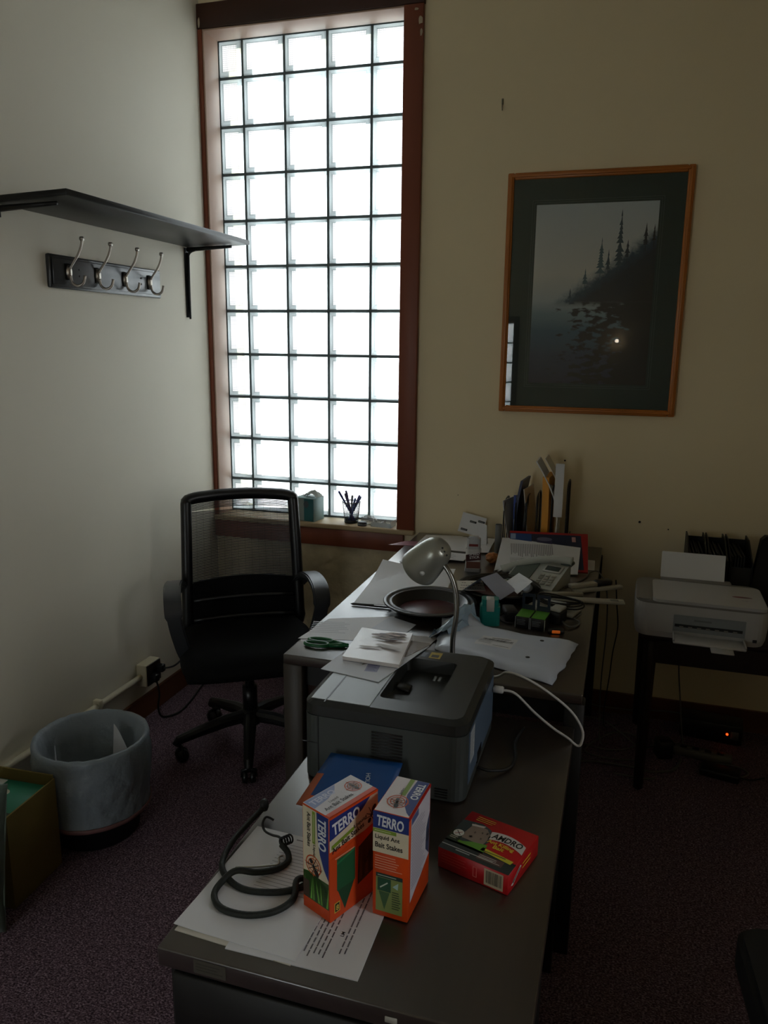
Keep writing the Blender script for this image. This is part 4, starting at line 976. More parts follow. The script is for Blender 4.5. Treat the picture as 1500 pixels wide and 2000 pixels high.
MB().tube(smooth_path([(1.286, -2.252, .6758), (1.320, -2.240, .6762), (1.347, -2.228, .677), (1.356, -2.222, .678), (1.352, -2.212, .683), (1.358, -2.205, .682), (1.366, -2.212, .679)]), .0018, 8).build('wire', mat('silver_wire', '#b6b4ae', .3, .9), wh)

# ------------------------------------------------------------------ papers on top of the printer
env = thing('mail_envelope', 'white mail envelope lying on the laser printer under a magazine', 'envelope', (0, 0, 0))
b = MB(); b.sheet([(1.262, -1.779, .8516), (1.409, -1.805, .8516), (1.467, -1.565, .8516), (1.280, -1.655, .8516)], .0016, 6); b.build('sheet', M_envel, env)
p = Print(frame((1.30, -1.775, .8533), (1, .1, 0), (-.1, 1, 0))); p.rect(.062, .008, .092, .05, '#8d8fb0', 1); p.lines(.065, .012, .09, .046, 5, '#4c4e78', 2); p.build('postmark', env)
fl = thing('photo_flyer', 'glossy photo flyer half under the magazine on the laser printer', 'flyer', (0, 0, 0))
b = MB(); b.sheet([(1.345, -1.730, .8536), (1.432, -1.650, .8536), (1.470, -1.555, .8536), (1.36, -1.545, .8536)], .0012, 6); b.build('sheet', mat('flyer_gloss', '#8d857e', .25, vary=(14, .5)), fl)
mg = thing('magazine', 'glossy white magazine lying on top of the envelope and flyer', 'magazine', (0, 0, 0))
b = MB(); b.sheet([(1.293, -1.720, .8552), (1.434, -1.725, .8552), (1.413, -1.528, .8552), (1.276, -1.526, .8552)], .009, 8, lambda u, v: .003 * math.sin(3 * u + 4 * v) * u * v); b.build('pages', mat('glossy_cover', '#cfcac6', .22, spec=.6, bump=(9, .25, .004)), mg)
p = Print(frame((1.293, -1.720, .8668), (1, -.02, 0), (.0, 1, 0)), .0003)
for k in range(16):
    a = k / 15; p.ell(.066 + .024 * math.sin(a * 9), .13 + .045 * a, .030 * (1 - .4 * a), .006, ('#6a5048', '#8a7468', '#503a34', '#b49a88')[k % 4], 1 + k % 3, 10, .2 * math.sin(k))
p.lines(.028, .129, .084, .136, 1, '#d9d3c4', 5); p.ell(.085, .085, .035, .010, '#a9a29a', 1, 14, -.2); p.ell(.045, .07, .030, .006, '#b0a89e', 1, 14, .1)
tag(p.build('cover_print', mg), kind='stuff')

# ------------------------------------------------------------------ papers, scissors and pen on the main desk
def desk_sheet(name, label, cat, c, m, t=.0008, z=.7503, lift=None, lines=None, n=8):
    o = thing(name, label, cat, (c[0][0], c[0][1], z))
    b = MB(); q = [(x - c[0][0], y - c[0][1], 0) for x, y in c]; b.sheet(q, t, n, lift); b.build('sheet', m, o)
    if lines:
        w_ = math.hypot(q[1][0], q[1][1]); h_ = math.hypot(q[3][0], q[3][1])
        p = Print(frame((0, 0, t + .0003), q[1], q[3]), .0002)
        for (u0, v0, u1, v1, k, ink) in lines: p.lines(u0 * w_, v0 * h_, u1 * w_, v1 * h_, k, ink, 1, .28, .3)
        tag(p.build('printed_text', o), kind='stuff')
    return o
desk_sheet('desk_plan', 'large white sheet with a curled corner on the left of the main desk', 'paper', ((1.083, -1.040), (1.365, -1.005), (1.320, -.545), (1.047, -.600)), M_paper, .001, .7503, lambda u, v: .07 * max(0, (v - u * .8) - .55) ** 1.2)
desk_sheet('ruled_form', 'white ruled form at the front left corner of the main desk', 'paper', ((1.034, -1.386), (1.212, -1.345), (1.250, -1.120), (1.060, -1.205)), M_paper, .0008, .7503, None, ((.12, .25, .75, .8, 7, '#a6a8b0'),))
desk_sheet('blank_sheet', 'plain sheet between the ruled form and the empty pan', 'paper', ((1.198, -1.300), (1.310, -1.335), (1.330, -1.172), (1.236, -1.128)), M_envel, .0008, .7513)
desk_sheet('tan_flyer', 'greyish flyer on the desk behind the magazine and left of the mailer', 'flyer', ((1.29, -1.40), (1.40, -1.38), (1.42, -1.25), (1.32, -1.27)), mat('flyer_tan', '#9a938a', .5, vary=(20, .3)), .001, .7523)
desk_sheet('pink_brochure', 'mauve brochure sticking out over the back left corner of the desk', 'brochure', ((.972, -.285), (1.120, -.255), (1.155, -.175), (1.028, -.198)), mat('mauve_paper', '#8c5a66', .5), .0012, .7503)
desk_sheet('loose_sheet', 'loose white sheet over the mauve brochure by the window casing', 'paper', ((1.085, -.30), (1.235, -.30), (1.245, -.035), (1.085, -.07)), M_paper, .0012, .7520)
desk_sheet('loose_sheet', 'loose white sheet in front of the leaning envelope near the back wall', 'paper', ((1.215, -.335), (1.400, -.28), (1.392, -.04), (1.235, -.06)), M_paper, .0012, .7535)
desk_sheet('folded_letter', 'folded letter left of the roll-on stick on the main desk', 'paper', ((1.090, -.525), (1.262, -.575), (1.260, -.430), (1.105, -.390)), M_paper, .0012, .7520, None, ((.1, .2, .8, .8, 5, '#8a8b90'),))
desk_sheet('folded_letter', 'folded letter on the black folder behind the desk lamp head', 'paper', ((1.14, -.44), (1.33, -.45), (1.34, -.345), (1.16, -.335)), M_paper, .0012, .7570, None, ((.1, .2, .8, .8, 5, '#8a8b90'),))
bf = thing('black_folder', 'black folder lying under a letter behind the desk lamp head', 'folder', (0, 0, 0))
b = MB(); b.sheet([(1.16, -.42, .7545), (1.345, -.42, .7545), (1.36, -.31, .7545), (1.18, -.30, .7545)], .002, 2); b.build('sheet', M_blk, bf)
ev = thing('leaning_envelope', 'white window envelope with dark bars leaning on the back wall', 'envelope', (1.225, -.052, .756))
Mv = frame((0, 0, 0), (.105, 0, -.022), (.058, .030, .080)); ev.matrix_world = Matrix.Translation((1.225, -.058, .780)) @ Mv
b = MB(); b.sheet([(0, 0, 0), (.108, 0, 0), (.108, .088, 0), (0, .088, 0)], .0012, 4); b.build('sheet', M_paper, ev)
p = Print(frame((0, 0, .0014), (1, 0, 0), (0, 1, 0)))
for (u, v) in ((.010, .010), (.040, .052), (.075, .062)): p.rect(u, v, u + .030, v + .009, '#2b2c2e'); p.lines(u + .002, v + .002, u + .028, v + .007, 1, '#8a8c8e', 2)
tag(p.build('printed_bars', ev), kind='stuff')
ev2 = thing('folded_card', 'small folded white card standing behind the roll-on stick', 'card', (1.352, -.16, .7560))
b = MB(); b.add([(-.022, -.012, 0), (.022, -.012, 0), (.018, 0, .085), (-.016, 0, .090), (-.022, .016, 0), (.022, .016, 0), (-.022, -.0112, 0), (.022, -.0112, 0), (.018, .001, .0848), (-.016, .001, .0898)], [(0, 1, 2, 3), (3, 2, 5, 4), (6, 9, 8, 7)]); b.build('sheet', M_paper, ev2)
pn = thing('ink_pen', 'black pen lying across the large sheet on the left of the desk', 'pen', (0, 0, 0))
b = MB(); b.tube([(1.080, -1.062, .7548), (1.088, -1.0615, .7552), (1.215, -1.055, .7552)], [.001, .0042, .0042], 10); b.build('barrel', M_blk, pn); MB().box((1.16, -1.0635, .7590), (1.21, -1.0595, .7602)).build('clip', mat('steel', '#8d8d8d', .3, .9), pn)
sc = thing('scissors', 'green handled scissors lying open on the front edge of the desk', 'scissors', (1.13, -1.41, .7512), rad(3))
M_grn = mat('scissor_green', '#0f5e33', .35, spec=.5)
for s_, (cx, cy, ra, rb) in ((1, (-.020, .016, .036, .013)), (-1, (-.024, -.012, .034, .014))):
    b = MB(); b.tube([(cx + ra * math.cos(a), cy + rb * math.sin(a), .006) for a in [2 * PI * k / 24 for k in range(24)]], .0055, 8, 0, True)
    b.tube([(cx + ra, cy, .006), (.045, 0.004 * s_, .006), (.066, -.003 * s_, .006)], [.006, .0075, .005], 8); h_ = b.build('handle', M_grn, sc)
    b = MB(); b.prism([(.050, -.006 * s_), (.060, .006 * s_), (.155, -.004 * s_), (.158, -.006 * s_)][::s_], .0045 + .0012 * s_, .0062 + .0012 * s_); b.build('blade', mat('steel', '#8d8d8d', .3, .9), sc)
MB().cyl((.060, 0, .002), (.060, 0, .0105), .004, n=12).build('pivot', mat('brass', '#8f7a3a', .35, .8), sc)

# ------------------------------------------------------------------ desk lamp
dl = thing('desk_lamp', 'silver gooseneck desk lamp bending over the desk behind the printer', 'desk lamp', (1.500, -1.440, .75))
M_sil = mat('silver_lacquer', '#98998f', .3, .55, spec=.6); M_chr = mat('chrome_neck', '#8b8a86', .25, .95)
MB().lathe([(0, 0), (.050, 0), (.052, .006), (.046, .014), (.014, .020), (.011, .034), (0, .034)], 32).build('lamp_base', M_sil, dl)
np_ = smooth_path([(0, 0, .030), (.0, .0, .08), (.006, .004, .14), (.004, .008, .19), (-.006, .010, .232), (-.022, .012, .262), (-.040, .016, .280)], 22)
b = MB(); b.tube(np_, [.0064 + .0010 * (i % 2) for i in range(len(np_))], 12); b.build('gooseneck', M_chr, dl)
ax = Vector((-.60, .30, -.66)).normalized(); c0 = Vector((-.034, .010, .330))
prof = [(0, 0), (.020, .002), (.036, .010), (.047, .025), (.053, .045), (.059, .075), (.064, .105), (.066, .128), (.0645, .130), (.062, .105), (.056, .07), (.048, .035), (.03, .014), (0, .010)]
prof = [(r_ * .82, z_ * .90) for r_, z_ in prof]
sh_ = MB().lathe(prof, 40, 0, axis_m(c0, ax)).build('lamp_shade', M_sil, dl)
b = MB(); b.lathe([(0, .012), (.012, .014), (.013, .05), (.0, .05)], 16, 0, axis_m(c0, ax)); b.lathe([(0, .045), (.012, .05), (.022, .075), (.018, .095), (0, .103)], 18, 1, axis_m(c0, ax)); b.build('bulb', [M_blk, mat('white_plastic', '#b9bab8', .4)], sh_)
MB().lathe([(0, 0), (.007, 0), (.006, .004), (0, .005)], 12, 0, axis_m(c0 + ax * .085 + Vector((.004, -.0485, -.016)), (.05, -.95, -.25))).build('switch_button', mat('white_plastic', '#b9bab8', .4), sh_)
for k in range(3): MB().lathe([(0, 0), (.0028, 0), (.0026, .001), (0, .001)], 8, 0, axis_m(c0 + ax * .018 + Vector((.014 + .005 * k, -.031 + .003 * k, .010 - .010 * k)), (.5, -.7, .3))).build('vent_hole', M_blk, sh_)

# ------------------------------------------------------------------ two dark pans
M_pan = mat('dark_nonstick', '#141312', .33, .0, spec=.5)
def pan(label, loc, r):
    o = thing('pie_pan', label, 'pan', loc)
    k = r / .15
    MB().lathe([(0, .0006), (.098 * k, .0006), (.104 * k, .003), (.118 * k, .030), (.124 * k, .032), (.130 * k, .029), (.136 * k, .033), (.146 * k, .034), (.150 * k, .032), (.149 * k, .029), (.140 * k, .028), (.128 * k, .025), (.121 * k, .026), (.108 * k, .002), (.100 * k, -.0), (0, 0)][::-1], 56).build('pan_shell', M_pan, o)
    MB().lathe([(0, .0022), (.099 * k, .0022), (.1 * k, .0012), (0, .0010)], 40).build('pan_bottom', mat('dried_red_glaze', '#541410', .4, vary=(14, .5)), o)
    return o
pan('empty dark metal pie pan with a reddish bottom beside the lamp', (1.338, -1.030, .7522), .150)
pan('dark metal pie pan heaped with folded papers behind the lamp neck', (1.522, -.790, .7503), .142)
def folded(name, label, loc, rz, w_, h_, rise, m):
    o = thing(name, label, 'paper', loc, rz); b = MB(); t = .0012
    for dz in (0, t): b.add([(-w_, -h_, dz), (0, -h_, rise + dz), (w_, -h_, dz), (w_, h_, dz), (0, h_, rise * .8 + dz), (-w_, h_, dz)], [(0, 1, 4, 5), (1, 2, 3, 4)] if dz else [(5, 4, 1, 0), (4, 3, 2, 1)])
    b.build('sheet', m, o); return o
folded('folded_note', 'bluish folded note peaked on top of the paper filled pan', (1.500, -.880, .786), rad(-16), .072, .062, .060, mat('blue_note', '#b6bfd8', .6))
folded('folded_note', 'white folded note behind the bluish one in the paper filled pan', (1.612, -.800, .786), rad(28), .050, .062, .040, M_paper)
rc = thing('crossword_slip', 'printed slip of dark squares hanging over the left rim of the full pan', 'paper', (1.405, -.905, .787), rad(25))
b = MB(); b.sheet([(0, 0, 0), (.085, -.03, .004), (.10, .075, .006), (.015, .095, .002)], .001, 4); b.build('sheet', M_paper_w, rc)
p = Print(frame((0.006, 0.006, .0052), (.085, -.03, .004), (.015, .095, .002)));
for k in range(26): u, v = (k * 7 % 10) * .008, (k * 3 % 9) * .009; p.rect(u, v, u + .006, v + .006, '#55534e')
tag(p.build('printed_text', rc), kind='stuff')

# ------------------------------------------------------------------ poly mailer
ml = thing('poly_mailer', 'white padded poly mailer with a shipping label on the desk front', 'parcel', (0, 0, 0))
cs = [Vector(v) for v in ((1.430, -1.345, .7525), (1.765, -1.478, .7525), (1.812, -1.180, .7525), (1.405, -1.150, .7525))]
n = 18; vs = []; fs = []
for s_ in (1, 0):
    for j in range(n + 1):
        for i in range(n + 1):
            u, v = i / n, j / n; c_ = (cs[0] * (1 - u) + cs[1] * u) * (1 - v) + (cs[3] * (1 - u) + cs[2] * u) * v
            e_ = min(u, 1 - u, v, 1 - v); k = min(1, e_ / .12) ** .6
            z = (.024 * k * (.8 + .35 * mnoise.noise((u * 4, v * 4, 1))) + .002 + .004 * abs(mnoise.noise((u * 14, v * 14, 3))) * (1 - k * .6)) if s_ else 0
            c_ = c_ + Vector((.006 * mnoise.noise((v * 6, u * 6, 2)), .006 * mnoise.noise((u * 6, v * 6, 9)), 0))
            if v > .9 and u < .35: z += .045 * (v - .9) / .1 * abs(mnoise.noise((u * 16, 1, 1)) + .6) if s_ else 0
            vs.append((c_.x, c_.y, c_.z + z))
qn = (n + 1) ** 2
for j in range(n):
    for i in range(n):
        a = j * (n + 1) + i; fs.append((a, a + 1, a + n + 2, a + n + 1)); fs.append((qn + a, qn + a + n + 1, qn + a + n + 2, qn + a + 1))
for i in range(n):
    for (a, c) in ((i, i + 1), (n * (n + 1) + i, n * (n + 1) + i + 1), (i * (n + 1), (i + 1) * (n + 1)), (i * (n + 1) + n, (i + 1) * (n + 1) + n)): fs.append((a, c, qn + c, qn + a))
M_mail = mat('poly_film', '#c4ccda', .3, spec=.5, bump=(22, .25, .004))
b = MB(); b.add(vs, fs, 0, True); mbag = b.build('mailer_bag', M_mail, ml)
p = Print(frame((1.537, -1.325, .7840), (.098, -.012, .0), (.010, .085, .0)), .0003)
p.rect(0, 0, .102, .088, '#d8dade', 1); p.barcode(.010, .050, .094, .070, '#101114', 2); p.lines(.03, .074, .095, .082, 2, '#26272a', 2, .5); p.rect(.004, .044, .098, .0455, '#2a2b2e', 2); p.lines(.006, .012, .05, .038, 4, '#8d8f94', 2); p.rect(.050, .008, .095, .0095, '#2a2b2e', 2)
from mathutils.bvhtree import BVHTree
def drape(o, over, gap=.0006):
    """lay a flat print onto the puffy surface below it"""
    bm = bmesh.new(); bm.from_mesh(over.data); tree = BVHTree.FromBMesh(bm); bm.free()
    z0 = min(v.co.z for v in o.data.vertices); bm = bmesh.new(); bm.from_mesh(o.data)
    bmesh.ops.subdivide_edges(bm, edges=[e_ for e_ in bm.edges if e_.calc_length() > .02], cuts=7, use_grid_fill=True)
    for v in bm.verts:
        hit = tree.ray_cast(Vector((v.co.x, v.co.y, 2)), Vector((0, 0, -1)))[0]
        if hit: v.co.z = hit.z + gap + (v.co.z - z0)
    bm.to_mesh(o.data); bm.free()
drape(p.build('shipping_label', ml), mbag)
for (x, y, r) in ((1.716, -1.262, .006), (1.692, -1.392, .006)): MB().lathe([(0, .0), (r, 0), (r, .0008), (0, .0008)], 10, 0, Matrix.Translation((x, y, .7835))).build('black_fleck', M_blk, ml)
fw_ = thing('torn_film', 'crumpled pale blue torn plastic film at the left end of the mailer', 'plastic film', (1.385, -1.215, .7515))
b = MB(); n = 9; vs = []; fs = []
for j in range(n + 1):
    for i in range(n + 1):
        u, v = i / n, j / n; vs.append((.015 + .10 * (v - .2) * .5 + .085 * u, -.05 + .14 * v, max(.0, .055 * math.sin(PI * u) * (.5 + .8 * v) + .022 * mnoise.noise((u * 7, v * 7, 4)))))
for j in range(n):
    for i in range(n): a = j * (n + 1) + i; fs.append((a, a + 1, a + n + 2, a + n + 1))
b.add(vs, fs, 0, False); b.build('film', mat('pale_blue_film', '#8ea4b4', .25, spec=.6), fw_)
# ------------------------------------------------------------------ middle and back of the main desk
M_teal = mat('teal_plastic', '#147a72', .35, spec=.5)
M_offw = mat('offwhite_plastic', '#a9a9a2', .42)
M_phone = mat('phone_grey', '#b9beba', .42); M_phone_d = mat('phone_slate', '#5f6c68', .45)
td = thing('tape_dispenser', 'teal plastic tape dispenser with a white clip standing behind the mailer', 'tape dispenser', (1.540, -1.085, .7503), rad(12))
b = MB(); b.prism(rrect(-.030, -.022, .030, .022, .010, 4), 0, .060); b.prism(rrect(-.026, -.019, .026, .019, .010, 4), .060, .082); b.build('dispenser_body', M_teal, td)
MB().rbox((-.012, -.0235, .045), (.012, .012, .0845), .002, 1).build('white_clip', M_offw, td)
M_lime = mat('carton_lime', '#4a8a1f', .4); M_ink = mat('carton_black', '#0b0d12', .4)
for i, (lab, x, y) in enumerate((('left small green and black ink carton with a hang tab', 1.6405, -1.094), ('right small green and black ink carton with a hang tab', 1.6865, -1.099))):
    o = thing('ink_carton', lab + ' behind the mailer', 'carton', (x, y, .7503), rad(-7), 'ink cartons')
    MB().rbox((-.0218, 0, 0), (.0218, .078, .036), .001, 1).build('carton_body', M_ink, o)
    p = Print(frame((-.0218, 0, .0361), (1, 0, 0), (0, 1, 0))); p.rect(.001, .001, .0426, .077, M_lime); tag(p.build('top_print', o), kind='stuff')
    p = Print(frame((-.0218, -.0001, 0), (1, 0, 0), (0, 0, 1))); p.lines(.005, .010, .036, .028, 4, '#6c7078'); p.rect(.0, .0, .0012, .036, '#b8bcc0'); p.rect(.0424, .0, .0436, .036, '#b8bcc0'); tag(p.build('front_print', o), kind='stuff')
    p = Print(frame((-.0219, .078, 0), (0, -1, 0), (0, 0, 1))); p.rect(.004, .003, .074, .033, '#a8aca8'); p.rect(.03, .008, .04, .015, '#20242a', 2); p.build('side_print', o)
    b = MB(); y0 = .074
    for a, c in (((-.0205, y0, .036), (.0205, y0 + .0015, .052)), ((-.0205, y0, .052), (-.012, y0 + .0015, .078)), ((.012, y0, .052), (.0205, y0 + .0015, .078)), ((-.0205, y0, .078), (.0205, y0 + .0015, .088))): b.box(a, c)
    b.build('hang_tab', mat('tab_navy', '#1d2736', .3), o)
cb2 = thing('black_charger', 'black charger block between the teal dispenser and the ink cartons', 'charger', (1.592, -1.015, .7503), rad(20))
MB().rbox((-.020, -.034, 0), (.020, .034, .034), .005, 2).build('charger_body', M_blk, cb2); MB().tube(smooth_path([(-.02, 0, .016), (-.04, -.02, .010), (-.03, -.05, .006), (0, -.062, .005)]), .0028, 8).build('cord', M_rub, cb2)
cm = thing('small_camera', 'small black gadget with a white top behind the right ink carton', 'gadget', (1.738, -1.005, .7503), rad(-20))
MB().rbox((-.020, -.028, 0), (.020, .028, .040), .006, 2).build('gadget_body', M_blk, cm); MB().rbox((-.018, -.026, .040), (.018, .026, .050), .004, 2).build('gadget_top', M_offw, cm)
MB().tube(smooth_path([(.02, -.01, .01), (.05, -.03, .006), (.065, -.01, .005), (.06, .03, .005), (.03, .05, .005)]), .003, 8).build('cord', mat('cable_grey', '#5a5a58', .5), cm)
pb = thing('lit_switch', 'small block with a glowing orange power switch beside the mailer', 'switch', (1.742, -1.103, .7503), rad(12))
MB().rbox((-.024, -.010, 0), (.024, .010, .014), .003, 1).build('switch_body', M_blk, pb); MB().rbox((-.013, -.0112, .003), (.011, -.006, .012), .001, 1).build('lit_rocker', mat('amber_glow', '#c05a1c', .4, emit=('#ff7a28', .16)), pb)
# white router with coiled cable
wr = thing('white_router', 'flat white router wrapped in a coil of black cable', 'router', (1.722, -.900, .7503), rad(-18))
MB().rbox((-.085, -.042, 0), (.075, .045, .012), .005, 2).build('router_tray', M_offw, wr); b = MB(); b.prism(rrect(-.070, -.028, .040, .030, .025, 5), .012, .024); b.build('router_dome', mat('white_plastic', '#b9bab8', .4), wr)
MB().rbox((.018, -.020, .024), (.050, .006, .030), .004, 1).build('dark_inset', M_blk, wr)
b = MB()
for k in range(3): b.tube([(.012 + (.080 - .004 * k) * math.cos(a), .006 + (.046 - .004 * k) * math.sin(a), .029 + .0055 * k + .003 * math.sin(2 * a + k)) for a in [2 * PI * i / 36 for i in range(36)]], .0026, 6, 0, True)
b.build('cable_coil', M_rub, wr)
MB().rbox((.078, -.035, .0), (.083, .020, .004), .001, 1).build('metal_tab', mat('steel', '#8d8d8d', .3, .9), wr)
def strip(name, label, a, b_, w_, h, m, z=.7505, parts=()):
    d = Vector((b_[0] - a[0], b_[1] - a[1], 0)); L_ = d.length; o = thing(name, label, 'strip', (a[0], a[1], z), math.atan2(d.y, d.x))
    MB().rbox((0, -w_ / 2, 0), (L_, w_ / 2, h), .002, 1).build('strip_body', m, o); return o, L_
M_strip = mat('strip_cream', '#a39f92', .45)
s1, L1 = strip('trim_strip', 'short cream plastic strip nearest the phone', (1.600, -.790), (1.800, -.722), .020, .014, M_strip)
s3, L3 = strip('trim_strip', 'wide cream strip with a grey label overhanging the desk edge', (1.700, -.795), (1.935, -.757), .036, .010, M_strip, .7505)
p = Print(frame((L3 - .045, -.010, .0101), (1, 0, 0), (0, 1, 0))); p.rect(0, 0, .026, .018, '#6c6c66'); p.lines(.002, .002, .024, .016, 3, '#94948c', 2); p.build('grey_label', s3)
s2, L2 = strip('trim_strip', 'cream strip with a black end cap overhanging the desk edge', (1.765, -.700), (1.925, -.585), .020, .012, M_strip, .7505)
MB().rbox((.0, .008, .0122), (.105, .034, .026), .002, 1).build('upper_bar', M_strip, s2); MB().rbox((.105, .006, .0122), (.165, .040, .030), .004, 1).build('end_cap', M_blk, s2)
# deodorant
dd = thing('deodorant_stick', 'clear deodorant stick with a dark red label standing mid desk', 'deodorant', (1.386, -.545, .7503), rad(12))
b = MB(); b.prism(rrect(-.031, -.016, .031, .016, .012, 4), 0, .012); b.build('dial_base', mat('deo_grey', '#8d9094', .35), dd)
b = MB(); b.prism(rrect(-.029, -.015, .029, .015, .012, 4), .012, .088); b.build('stick_body', mat('deo_clear', '#c2c2c2', .2, spec=.6), dd)
b = MB(); b.prism(rrect(-.026, -.013, .026, .013, .012, 4), .088, .128); b.prism(rrect(-.018, -.010, .018, .010, .009, 4), .128, .136); b.build('cap', mat('deo_cap', '#b2b4b6', .2, spec=.6), dd)
p = Print(frame((-.030, -.0152, .014), (1, 0, 0), (0, 0, 1)), .0003); p.rect(.004, .0, .056, .026, '#6d4438'); p.poly([(.002, .026), (.058, .034), (.058, .062), (.002, .052)], '#3c1214', 2); p.text('SPEED', .014, .049, .040, .010, '#d3d3d3', 3, rad(8), .025, .1); p.text('STICK', .016, .036, .038, .010, '#d3d3d3', 3, rad(8), .025, .1); p.rect(.012, .085, .046, .094, '#7c2a24', 2)
p.build('front_label', dd)
tb = thing('plastic_tube', 'tall clear grey plastic tube standing left of the red binder', 'tube', (1.447, -.340, .7503))
MB().lathe([(0, .001), (.0125, .001), (.0135, .002), (.0135, .138), (.012, .140), (.0115, .138), (.0115, .004), (0, .004)], 20).build('tube_wall', mat('frosted_tube', '#6f7273', .25, spec=.6), tb)
MB().lathe([(0, 0), (.016, 0), (.016, .004), (0, .004)], 20).build('tube_foot', mat('frosted_tube', '#6f7273', .25, spec=.6), tb)
oc = thing('orange_wrapper', 'crumpled orange wrapper on the desk left of the phone', 'wrapper', (1.438, -.415, .7503))
b = MB(); bm = bmesh.new(); bmesh.ops.create_icosphere(bm, subdivisions=3, radius=1)
for v in bm.verts: v.co = Vector((v.co.x * .026, v.co.y * .024, .021 + v.co.z * .021)) + v.co.normalized() * .006 * mnoise.noise(v.co * 3.1); v.co.z = max(0, v.co.z)
b.addbm(bm, 0, False); b.build('wrapper', mat('orange_paper', '#b0713c', .5), oc)
# desk phone
ph = thing('desk_phone', 'pale grey corded desk phone in front of the printed pages', 'phone', (1.632, -.640, .7503), rad(-16))
b = MB(); pts = [(-.085, 0), (.095, 0), (.095, .058), (.080, .066), (-.085, .018)]
b.prism(pts, -.092, .092, 0, Matrix(((0, 0, 1, 0), (1, 0, 0, 0), (0, 1, 0, 0), (0, 0, 0, 1)))); o_ = b.build('phone_base', M_phone, ph)
tl = frame((0, 0, .0), (1, 0, 0), (0, .165, .048))
def on_slope(x0, y0, x1, y1, h): return (x0, y0, 0), (x1, y1, h)
Ms = frame((0, -.085, .0182), (1, 0, 0), (0, .165, .048))
MB().rbox((.015, .105, .0), (.082, .150, .005), .002, 1, 0, Ms).build('screen_bezel', mat('white_plastic', '#b9bab8', .4), ph); p = Print(Ms @ Matrix.Translation((.022, .112, .0052))); p.rect(0, 0, .052, .030, mat('lcd', '#3c4542', .3)); p.lines(.004, .004, .048, .026, 4, '#566260', 2); p.build('screen', ph)
for r in range(4):
    for c in range(3): MB().rbox((.018 + .021 * c, .022 + .018 * r, 0), (.034 + .021 * c, .034 + .018 * r, .004), .0015, 1, 0, Ms).build('key', M_offw, ph)
MB().prism(rrect(-.085, .01, -.01, .16, .012, 3), .0, .003, 0, Ms).build('cradle', M_phone_d, ph)
hs = smooth_path([(-.135, .005, .030), (-.095, .030, .050), (-.030, .055, .072), (.040, .075, .082), (.100, .085, .080)], 6)
b = MB(); b.tube(hs, [.013 + .006 * abs(2 * i / (len(hs) - 1) - 1) ** 3 for i in range(len(hs))], 12); b.build('handset', M_phone, ph)
MB().rbox((.060, .068, .066), (.105, .104, .080), .006, 2).build('earpiece', M_phone_d, ph)
MB().tube(smooth_path([(-.135, .005, .028), (-.165, .02, .008), (-.185, .05, .006), (-.16, .085, .006), (-.12, .10, .006)]), .003, 8).build('cord', mat('cable_grey', '#5a5a58', .5), ph)
pcb = thing('phone_cable', 'thin white cable trailing off the desk behind the phone', 'cable', (0, 0, 0))
MB().tube(smooth_path([(1.735, -.64, .7535), (1.775, -.57, .7535), (1.80, -.50, .7535), (1.815, -.43, .756), (1.845, -.42, .752), (1.875, -.46, .70), (1.885, -.45, .55), (1.88, -.40, .30), (1.89, -.36, .05), (1.92, -.33, .006)]), .0025, 8).build('cord', mat('cable_dull_white', '#5e5b55', .5), pcb)
# red binder and printed pages leaning against the sorter
def leaning(name, label, cat, c, m, t): 
    c = (c[0], c[1], tuple(Vector(c[1]) + Vector(c[3]) - Vector(c[0])), c[3]); o = thing(name, label, cat, c[0]); b = MB(); q = [Vector(v) - Vector(c[0]) for v in c]; nn = (q[1] - q[0]).cross(q[3] - q[0]).normalized()
    vs = [v for v in q] + [v + nn * t for v in q]; b.add(vs, [(3, 2, 1, 0), (4, 5, 6, 7), (0, 1, 5, 4), (1, 2, 6, 5), (2, 3, 7, 6), (3, 0, 4, 7)]); b.build('cover' if cat == 'binder' else 'sheet', m, o)
    return o, frame(tuple(nn * (t + .0002)), q[1] - q[0], q[3] - q[0]), (q[1] - q[0]).length, (q[3] - q[0]).length
o, Mp, w_, h_ = leaning('photo_binder', 'red edged binder with a dark blue cover leaning behind printed pages', 'binder', ((1.500, -.490, .7515), (1.803, -.445, .7515), (1.786, -.285, .856), (1.484, -.285, .850)), mat('binder_red', '#a01a1c', .4), .006)
p = Print(Mp); p.rect(.014, .012, w_ - .014, h_ - .014, '#1a2440'); p.rect(.016, .05, .10, h_ - .016, '#1f4a86', 2); p.rect(.018, h_ - .05, .038, h_ - .018, '#8fa6c6', 3); p.rect(w_ - .05, h_ - .055, w_ - .035, h_ - .025, '#b88a88', 3); p.rect(.12, .05, .18, h_ - .05, '#3a3a5c', 2); p.ell(.15, h_ - .045, .03, .012, '#6c6c84', 3); p.build('cover_print', o)
o, Mp, w_, h_ = leaning('printed_pages', 'stack of printed pages leaning on the red edged binder', 'paper', ((1.465, -.535, .7525), (1.768, -.482, .7525), (1.760, -.325, .838), (1.462, -.332, .832)), M_paper, .004)
p = Print(Mp, .0003)
for k in range(24): p.rect(.065 + .0068 * k, h_ * .55 - .03 * random.random(), .068 + .0068 * k, h_ * .82, '#8b8c90')
for k in range(8): p.rect(.06, h_ * .12 + .008 * k, .22 - .05 * random.random(), h_ * .12 + .008 * k + .0025, '#a4a5a8')
tag(p.build('printed_text', o), kind='stuff')
desk_sheet('loose_page', 'loose page sticking out right of the red edged binder', 'paper', ((1.690, -.40), (1.825, -.39), (1.822, -.25), (1.70, -.24)), M_paper, .0012, .7505)
